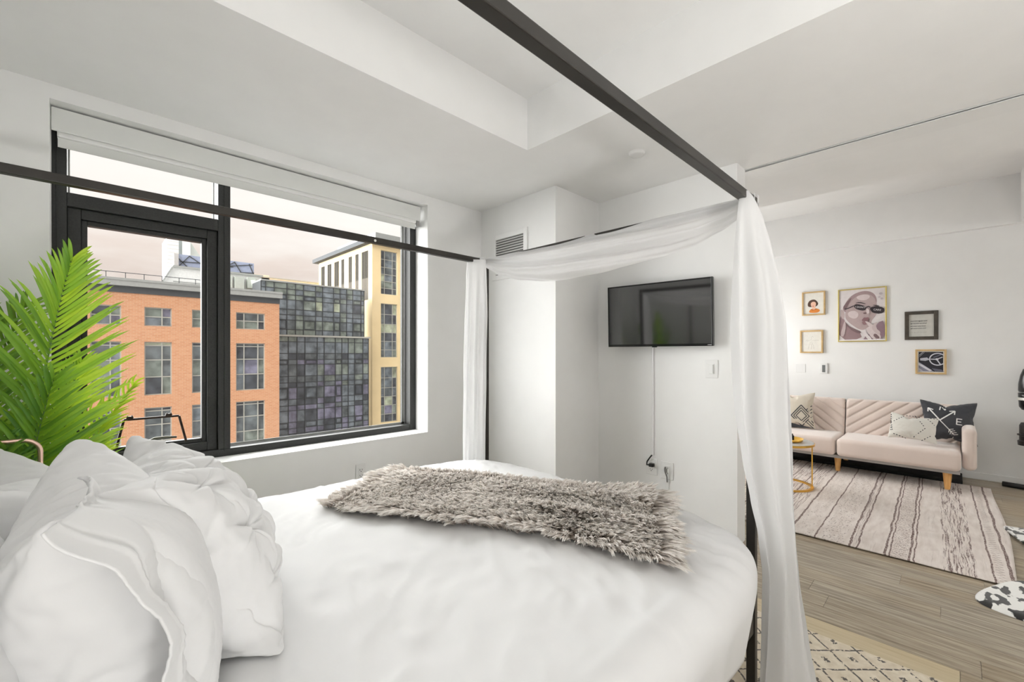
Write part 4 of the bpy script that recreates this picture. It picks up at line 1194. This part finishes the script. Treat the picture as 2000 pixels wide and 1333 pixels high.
a.add([(.07, .66), (.18, .78), (.30, .87), (.20, .70), (.14, .62)], SD, 2)
a.add([(.18, .56), (.34, .60), (.45, .52), (.38, .42), (.22, .46)], HL, 2)
a.add([(.36, .86), (.55, .90), (.70, .86), (.62, .78), (.45, .78)], HL, 2)
a.add([(.10, .42), (.22, .29), (.36, .225), (.50, .17), (.46, .13), (.32, .18), (.16, .30)], SD, 2)          # jaw shadow
a.add([(.02, .10), (.10, .36), (.13, .40), (.16, .30), (.11, .08)], (.54, .44, .44), 1)
a.add([(.34, .735), (.46, .755), (.58, .715), (.60, .70), (.46, .732)], DK, 1)                                # brow
a.add([(.72, .68), (.84, .67), (.90, .64), (.80, .655)], DK, 1)
a.add([(.33, .70), (.40, .72), (.58, .665), (.61, .62), (.56, .575), (.42, .60), (.34, .645)], DK, 1)        # lenses
a.add([(.68, .635), (.80, .655), (.97, .62), (.99, .54), (.90, .50), (.74, .525), (.69, .58)], DK, 1)
a.add(band([(.60, .64), (.645, .655), (.69, .635)], .022), DK)
a.add(band([(.33, .685), (.22, .645), (.12, .625)], .018), DK)
a.text("I DON'T", .475, .648, .062, (.86, .82, .82), .72, -.16)
a.text('CARE', .835, .580, .066, (.86, .82, .82), .72, -.13)
a.add([(.52, .53), (.58, .55), (.62, .53), (.58, .505)], SD, 1)                                               # nose
a.add([(.60, .62), (.66, .60), (.67, .53), (.62, .51), (.60, .55)], HL, 1)
a.add([(.49, .38), (.55, .45), (.60, .44), (.65, .45), (.66, .40), (.60, .375)], (.24, .13, .14), 1)          # lips
a.add([(.50, .37), (.60, .38), (.66, .38), (.62, .31), (.54, .30)], (.30, .18, .19), 1)
a.add([(.84, .34), (.99, .38), (.99, .0), (.52, .0), (.60, .10), (.76, .16)], (.26, .17, .20), 1)            # hand shade
a.add([(.57, .37), (.60, .375), (.72, .32), (.84, .22), (.93, .02), (.80, .02), (.74, .16), (.66, .27)], HL, 1)
a.add([(.70, .24), (.78, .33), (.84, .36), (.80, .24), (.92, .14), (.84, .10)], (.56, .46, .46), 1)
a.add([(.58, .22), (.66, .27), (.76, .13), (.82, .02), (.74, .02)], HL, 1)
a.add([(.54, .14), (.58, .16), (.70, .06), (.72, .01), (.64, .01)], (.74, .68, .68), 1)
a.add([(.74, .10), (.80, .14), (.90, .04), (.82, .03)], SD, 1)
a.add(ell(.91, .885, .04, .022), (.50, .44, .46)); a.add(ell(.88, .82, .03, .016), (.56, .50, .52)); a.add(ell(.93, .79, .03, .02), (.50, .44, .46))
a.add([(0, 0), (1, 0), (1, .022), (0, .022)], (.85, .82, .81))
a.done(t)
# dark framed quote
t, mp_ = picture('framed_quote', 'dark wood-framed parchment with lines of black handwriting', .392, .119, 1.463, 1.781, M_darkframe, .036, .02, flat((.56, .55, .51)))
rn = random.Random(12)
for z, x1_, w, c in ((.70, .72, .035, (.06, .06, .06)), (.59, .69, .035, (.06, .06, .06)), (.47, .66, .035, (.06, .06, .06)), (.37, .60, .03, (.08, .08, .08)), (.19, .62, .014, (.32, .31, .28))):
    x_ = .07; a = Art(mp_)
    while x_ < x1_:
        wl = rn.uniform(.07, .16); pts = [(x_+wl*k/7, z+.028*((k % 2)*2-1)*rn.uniform(.4, 1)) for k in range(8)]
        a.add(band(pts, w*.6), c); x_ += wl+.035
    a.done(t, 'lettering')
# steering wheel photograph
t, mp_ = picture('framed_photo', 'small wood-framed black-and-white photograph of a car steering wheel', .303, .056, 1.083, 1.355, M_picframe, .018, .03, flat((.82, .80, .74)))
a = Art(mp_); g1 = (.02, .02, .03); wv = (.66, .66, .72); gm = (.22, .22, .29)
a.add([(.04, .04), (.96, .04), (.96, .96), (.04, .96)], g1)
a.add([(.04, .50), (.22, .36), (.62, .04), (.04, .04)], gm)
a.add([(.04, .46), (.55, .10), (.46, .06), (.04, .34)], wv)
a.add([(.04, .22), (.22, .06), (.04, .06)], (.5, .5, .56))
for k in range(6): a.add(band([(.56+.06*k, .20-.01*k), (.70+.06*k, .05)], .02), gm)
a.add([(.10, .66), (.36, .70), (.46, .60), (.30, .54), (.10, .56)], (.5, .5, .56))
a.add(band([(.06, .80), (.20, .94)], .02), wv); a.add(band([(.06, .72), (.26, .94)], .012), wv)
c_ = [(.76+.30*math.cos(2*math.pi*k/40), .62+.27*math.sin(2*math.pi*k/40)) for k in range(41)]
a.add(band([p for p in c_ if p[0] < .955], .045) if False else band([c_[k] for k in range(5, 36)], .045), wv)
a.add(band([(.50, .62), (.72, .62), (.94, .72)], .04), wv); a.add(band([(.72, .62), (.86, .38)], .045), wv); a.add(ell(.73, .62, .06, .05), wv)
a.add(band([(.60, .70), (.90, .84)], .03), gm)
a.done(t)

# wall controls above the sofa
wp = thing('wall_plate', 'blank white wall plate beside the right-hand curtain', 'plate', (XW, 1.40, 1.12))
MB().box(XW-.006, XW, 1.343, 1.456, 1.065, 1.175).build('cover', M_plate, wp, bevel=.003)
th = thing('thermostat', 'small white wall control with a grey display above the sofa', 'thermostat', (XW, 1.148, 1.12))
MB().box(XW-.02, XW, 1.108, 1.187, 1.06, 1.187).build('case', M_plate, th, bevel=.004)
MB().box(XW-.0215, XW-.02, 1.130, 1.163, 1.075, 1.165).build('display', simple('display_grey', (.18, .19, .19), .3), th)

# black stand at the right edge
stx, sty = 6.42, -.505
st = thing('exercise_stand', 'black metal stand with a glossy rounded head, at the right edge beside the sofa', 'stand', (stx, sty, 0))
M_gloss = simple('gloss_black', (.015, .015, .016), .18)
MB().tube([(6.455, -.335, .026), (6.44, -.40, .026), (6.40, -.67, .026)], .024, 14).build('foot_bar', M_black, st, smooth=True)
MB().box(stx-.03, stx+.03, sty-.03, sty+.03, .02, .06).build('foot_clamp', M_black, st, bevel=.008)
MB().tube([(stx, sty, .05), (stx, sty, .75)], .030, 16).build('post', M_black, st, smooth=True)
MB().lathe([(.001, .425), (.075, .43), (.078, .47), (.066, .48), (.066, .52), (.08, .525), (.08, .535), (.066, .54), (.066, .62), (.055, .645), (.001, .645)], (stx, sty, 0), 24).build('clamp', M_black, st, smooth=False)
MB().lathe([(.001, .765), (.050, .77), (.068, .80), (.074, .90), (.074, .932), (.001, .934)], (stx, sty, 0), 28).build('lower_shell', M_gloss, st, smooth=True)
MB().lathe([(.0755, .862), (.077, .865), (.077, .885), (.0755, .888)], (stx, sty, 0), 28).build('trim_band', M_screw, st)
MB().lathe([(.001, .938), (.070, .94), (.074, .96), (.072, 1.02), (.060, 1.10), (.042, 1.16), (.001, 1.185)], (stx, sty, 0), 28).build('upper_shell', M_gloss, st, smooth=True)

# ================================================================== OUTSIDE
def brick_mat():
    b = NB('orange_brick')
    br = b.n('ShaderNodeTexBrick'); mp = b.map((1, 1, 1), rot=(R(90), 0, 0))
    b.l(mp, br.inputs['Vector']); br.inputs['Scale'].default_value = 1
    br.inputs['Brick Width'].default_value = .32; br.inputs['Row Height'].default_value = .11; br.inputs['Mortar Size'].default_value = .014
    br.inputs['Color1'].default_value = (.52, .215, .105, 1); br.inputs['Color2'].default_value = (.61, .30, .165, 1); br.inputs['Mortar'].default_value = (.58, .40, .27, 1)
    n = b.noise(b.map((1, 1, 3)), 2.2, 4)
    c = b.mix(b.m('MULTIPLY', n, .5), br.outputs[0], (.67, .37, .21))
    b.set(c, .9); return b.mat
M_brick = brick_mat()
M_corn = simple('grey_cornice', (.34, .35, .34), .6)
M_corn2 = simple('dark_cornice', (.09, .095, .10), .95, Specular_IOR_Level=.05)
M_frame = simple('pale_window_frame', (.42, .42, .38), .5)
M_panes = [simple('pane_%s' % n, c, .18, var=.5, nscale=1.3, bump=0) for n, c in (('slate', (.13, .15, .16)), ('blue', (.17, .20, .225)), ('green', (.20, .235, .21)), ('dusk', (.075, .085, .10)), ('violet', (.19, .19, .26)), ('blind', (.36, .40, .30)))]
def opening_wall(mb, x0, x1, z0, z1, ya, yb, holes, m=0):
    xs = sorted({x0, x1} | {h[0] for h in holes} | {h[1] for h in holes}); zs = sorted({z0, z1} | {h[2] for h in holes} | {h[3] for h in holes})
    for a, b in zip(xs, xs[1:]):
        for c, d in zip(zs, zs[1:]):
            cx, cz = (a+b)/2, (c+d)/2
            if any(h[0] < cx < h[1] and h[2] < cz < h[3] for h in holes): continue
            mb.box(a, b, ya, yb, c, d, m)
def far_window(parent, x0, x1, z0, z1, y, vs, hs, rn, fm=None, t=.07):
    f = MB(); ring(f, x0, x1, z0, z1, t, y-.02, y+.06)
    for v in vs: xx = x0+(x1-x0)*v; f.box(xx-t/2, xx+t/2, y-.02, y+.06, z0+t, z1-t)
    for h in hs: zz_ = z0+(z1-z0)*h; f.box(x0+t, x1-t, y-.015, y+.05, zz_-t/2, zz_+t/2)
    w = f.build('window', fm or M_frame, parent)
    p = MB(); xs = [x0]+[x0+(x1-x0)*v for v in vs]+[x1]; zs = [z0]+[z0+(z1-z0)*h for h in hs]+[z1]
    for i in range(len(xs)-1):
        for j in range(len(zs)-1):
            p.box(xs[i], xs[i+1], y+.06, y+.08, zs[j], zs[j+1], rn.choice([0, 0, 1, 2, 2, 3, 4] if j < 2 else [0, 0, 3, 3, 1, 5]))
    p.build('pane', M_panes, w)
rn = random.Random(8)
bb = thing('brick_building', 'orange brick building with grey cornice straight across the street', 'building', (2, 42, -22))
BWX = [(-7.9, -6.3), (-5.1, -3.55), (-2.4, -.85), (.22, 1.758), (2.967, 4.511), (5.697, 7.25), (8.543, 10.63)]
BWZ = [(3.265, 4.60), (-1.66, 2.14), (-6.22, -2.55), (-10.9, -7.1)]
holes = [(a, b, c, d) for a, b in BWX for c, d in BWZ]
m = MB(); opening_wall(m, -9, 11.70, -22, 5.50, 40, 40.35, holes); m.box(-9, 11.70, 40.35, 55, -22, 5.5)
m.build('wall', M_brick, bb)
m = MB(); m.box(-9.3, 11.85, 39.65, 55.2, 5.95, 6.42); m.box(-9.3, 11.85, 39.60, 55.2, 6.30, 6.46); m.build('cornice', M_corn, bb)
MB().box(-9.1, 11.72, 39.92, 55, 5.50, 5.95).build('frieze', M_corn2, bb)
m = MB(); 
for k in range(17): xx = -9+k*1.0; m.box(xx-.02, xx+.02, 40.58, 40.62, 6.46, 6.98)
m.box(-9, 7.4, 40.58, 40.62, 6.94, 6.98); m.build('roof_railing', M_corn2, bb)
for i, (a, b) in enumerate(BWX):
    vs = (.28, .76) if i == 6 else (.64,)
    for j, (c, d) in enumerate(BWZ): far_window(bb, a, b, c, d, 40.16, vs, (.5,) if j == 0 else (.34, .66, .93), rn)
# plant room, screen and kit on the roof behind
ph = thing('rooftop_plant_room', 'white rooftop plant room with a blue lattice screen above the brick building', 'building', (8.8, 53, 6.46))
m = MB(); m.add([(4.35, 50.2, 6.47), (13.0, 50.2, 6.47), (13.0, 54, 6.47), (4.35, 54, 6.47), (5.75, 50.2, 9.25), (13.0, 50.2, 9.25), (13.0, 54, 9.25), (5.75, 54, 9.25)], [(3, 2, 1, 0), (4, 5, 6, 7), (0, 1, 5, 4), (1, 2, 6, 5), (2, 3, 7, 6), (3, 0, 4, 7)])
m.build('plant_room', simple('white_cladding', (.72, .73, .73), .5), ph)
m = MB(); m.bar((4.3, 50.1, 6.5), (5.72, 50.1, 9.28), .14, .14); m.box(5.7, 13.1, 50.0, 54.1, 9.22, 9.40); m.box(8.0, 8.05, 50.15, 50.2, 6.3, 9.2); m.box(5.75, 8.1, 50.14, 50.2, 7.9, 7.98); m.build('edge_trim', M_corn, ph)
m = MB(); m.box(6.15, 12.45, 50.8, 50.9, 9.4, 10.62); m.build('screen', simple('blue_screen', (.36, .41, .56), .5), ph)
m = MB()
for a, b in (((6.25, 9.5), (7.0, 10.5)), ((7.0, 10.55), (8.6, 9.45)), ((6.3, 9.9), (8.6, 10.05)), ((8.0, 9.45), (9.1, 10.4)), ((9.1, 10.4), (10.2, 9.45)), ((9.3, 9.5), (10.7, 10.5)), ((10.7, 10.55), (11.3, 9.5)), ((10.0, 10.0), (12.3, 10.45)), ((12.0, 10.5), (12.4, 9.5)), ((11.2, 9.52), (12.45, 9.62)), ((6.2, 10.2), (6.9, 9.45)), ((9.2, 9.95), (10.6, 10.0))):
    m.bar((a[0], 50.75, a[1]), (b[0], 50.75, b[1]), .07, .09, up=(0, 1, 0))
m.build('lattice', M_corn2, ph)
MB().box(5.85, 6.2, 50.6, 51.2, 9.4, 10.6).build('end_panel', simple('grey_panel', (.50, .48, .47), .5), ph)
m = MB(); m.box(9.9, 10.3, 49.7, 50.1, 7.6, 9.0); m.box(10.5, 11.3, 49.6, 50.1, 7.4, 8.9); m.box(11.6, 12.4, 49.7, 50.2, 7.9, 9.0); m.lathe([(.001, 0), (.45, 0), (.28, -.8), (.001, -.8)], (12.3, 49.6, 8.7), 14)
m.box(9.2, 9.7, 49.7, 50.1, 6.47, 7.5); m.box(9.9, 12.9, 49.6, 49.65, 7.4, 7.46)
m.build('vents', simple('pale_green_metal', (.50, .54, .50), .5), ph)
MB().lathe([(.001, 0), (1.0, 0), (1.1, .3), (.8, .6), (.001, .62)], (10.4, 49.2, 6.46), 16).build('roof_unit', simple('orange_unit', (.62, .36, .22), .7), ph)
# glass curtain-wall building
gb = thing('glass_building', 'dark blue-green glass curtain-wall building right of the brick one', 'building', (17, 50, -22))
def gcols(y, px):
    r = []
    for p in px:
        t = (p-1000)/848.2; r.append(y*(math.cos(YAW)+math.sin(YAW)*t)/(math.sin(YAW)-math.cos(YAW)*t))
    return r
def curtain(y, x1, z0, z1, rows, rn, name):
    xs = [11.9, 12.3, 13.05, 14.2, 15.0, 15.75, 16.95, 17.65, 18.8, 19.5, 20.2, 20.9, 21.85, x1]
    zs = [z0]; z = z0
    while z < z1-.3:
        for st in rows:
            z += st
            if z < z1-.25: zs.append(z)
    zs.append(z1); p = MB(); g = MB()
    for i in range(len(xs)-1):
        for j in range(len(zs)-1):
            top = zs[j+1] > z1-1.6
            c = rn.choice([1, 1, 2]) if top else (1 if i in (2, 10) else rn.choice(([0, 1, 1, 2, 2, 0, 5, 3] if j % 3 == 1 else [0, 1, 1, 0, 2]) if z1 > 5 else ([0, 0, 1, 3, 2, 4] if zs[j] > -2.5 else [4, 4, 1, 0, 3])))
            p.box(xs[i], xs[i+1], y, y+.1, zs[j], zs[j+1], c)
    for x in xs: g.box(x-.035, x+.035, y-.06, y, z0, z1)
    for z in zs: g.box(xs[0], x1, y-.05, y, z-.03, z+.03)
    for i in range(1, len(xs)-2, 3):        # opening lights with pale frames
        for j in range(1, len(zs)-1, 4): ring(g, xs[i+1]+.08, xs[i+2]-.08, zs[j]+.06, zs[min(j+1, len(zs)-1)]-.06, .05, y-.08, y-.06)
    p.build('curtain_wall', M_panes, gb); g.build('mullion_grid', simple('dark_mullion', (.045, .05, .055), .5), gb)
curtain(46.2, 22.2, 3.15, 8.28, (.55, .95, .5), rn, 'u'); curtain(45.75, 22.5, -22, 2.98, (.62, 1.15, .5), rn, 'l')
MB().box(11.9, 22.62, 45.5, 46.2, 2.98, 3.15).build('ledge', M_frame, gb)
MB().box(11.9, 22.3, 46.1, 49.3, 8.28, 8.42).build('roof_edge', M_corn, gb)
MB().box(11.9, 22.2, 46.3, 49.2, -22, 8.28).build('core', M_corn2, gb)
# cream tower
M_cream = simple('cream_render', (.78, .62, .36), .85, var=.05, nscale=.6)
ct = thing('cream_tower', 'tall cream stone building with dark flat roof at the right of the window view', 'building', (26, 55, -22))
CWZ = [(8.3, 13.45), (.85, 7.2), (-6.8, -.28), (-14, -7.8)]
m = MB(); opening_wall(m, 23.586, 33, -22, 14.05, 47, 47.4, [(24.67, 26.82, a, b) for a, b in CWZ]+[(29.2, 31.4, a, b) for a, b in CWZ])
m.box(23.9, 33, 47.4, 63, -22, 14.05)
# side face with its row of tall openings
SW_ = [(48.0, 49.7), (50.5, 51.4), (52.3, 53.3), (54.6, 55.5), (56.2, 57.7), (58.6, 60.0), (60.9, 62.2)]
ys_ = sorted({47.4, 63} | {a for q in SW_ for a in q}); 
for a, b in zip(ys_, ys_[1:]):
    if (a, b) in SW_: m.box(23.586, 23.9, a, b, 13.4, 14.05); m.box(23.586, 23.9, a, b, -22, 7.6)
    else: m.box(23.586, 23.9, a, b, -22, 14.05)
m.build('wall', M_cream, ct)
MB().box(22.9, 33.5, 46.3, 63.6, 14.05, 14.55).build('flat_roof', M_corn2, ct)
MB().box(25.0, 33, 49, 60, 14.55, 16.0).build('roof_box', M_corn, ct)
for (x0_, x1_) in ((24.67, 26.82), (29.2, 31.4)):
    for a, b in CWZ: far_window(ct, x0_, x1_, a, b, 47.2, (.25, .73), (.14, .3, .46, .62, .8), rn, t=.06)
for a, b in SW_:
    f = MB(); f.box(23.62, 23.80, a, b, 7.6, 13.4, 0); f.box(23.61, 23.62, a, b, 7.6, 10.2, 1); f.box(23.60, 23.62, (a+b)/2-.03, (a+b)/2+.03, 7.6, 13.4, 1)
    f.build('window', [simple('brown_grey_pane', (.045, .042, .036), .95, Specular_IOR_Level=.05), simple('pale_spandrel', (.11, .10, .085), .95, Specular_IOR_Level=.05)], ct)
# low cream block behind the glass building and a distant white tower
lb = thing('low_block', 'low cream block showing above the roof of the glass building', 'building', (16, 66, -22))
m = MB(); m.box(15.5, 31, 64, 72, -22, 11.35); m.box(14.5, 17.5, 64, 72, -22, 11.7); m.build('wall', simple('pale_cream', (.80, .70, .55), .9), lb)
MB().box(15.4, 31.1, 63.9, 72, 11.35, 11.5).build('coping', M_frame, lb)
ft = thing('distant_tower', 'hazy white tower far behind the plant room', 'building', (19, 155, -22))
M_haze = simple('hazy_white_glass', (.80, .80, .79), .5, var=.02)
MB().box(15.8, 18.4, 150, 160, -22, 33).build('slab', M_haze, ft)
m = MB()
for k in range(14): m.box(15.75, 18.45, 149.9, 150, 19+k*1.0, 19.06+k*1.0)
m.build('floor_lines', simple('pale_grey_lines', (.60, .61, .61), .6), ft)
MB().box(18.4, 19.2, 150.5, 160, -22, 33).build('glass_strip', simple('pale_teal_glass', (.36, .42, .43), .3), ft)
MB().box(19.2, 21.0, 150, 160, -22, 33).build('slab', M_haze, ft)
MB().add([(21.0, 151, -22), (26, 151, -22), (26, 160, -22), (21, 160, -22), (21.0, 151, 33), (26, 151, 25), (26, 160, 25), (21, 160, 33)], [(3, 2, 1, 0), (4, 5, 6, 7), (0, 1, 5, 4), (1, 2, 6, 5), (2, 3, 7, 6), (3, 0, 4, 7)]).build('wedge', simple('hazy_green_glass', (.62, .68, .66), .4), ft)
struct('street', MB().box(-80, 140, 3.6, 220, -22.3, -22), simple('street_grey', (.30, .30, .30), .9))

# repeats share a group
GROUPS = {'pillow': 'pillows at the head of the bed', 'cushion': 'cushions on the sofa', 'picture': 'pictures on the wall above the sofa',
          'outlet': 'outlets on the bedroom walls', 'cable cover': 'cable covers below the television', 'rug': 'rugs on the floor', 'building': 'buildings across the street'}
for o in COL.objects:
    if o.parent is None and o.get('category') in GROUPS: o['group'] = GROUPS[o['category']]
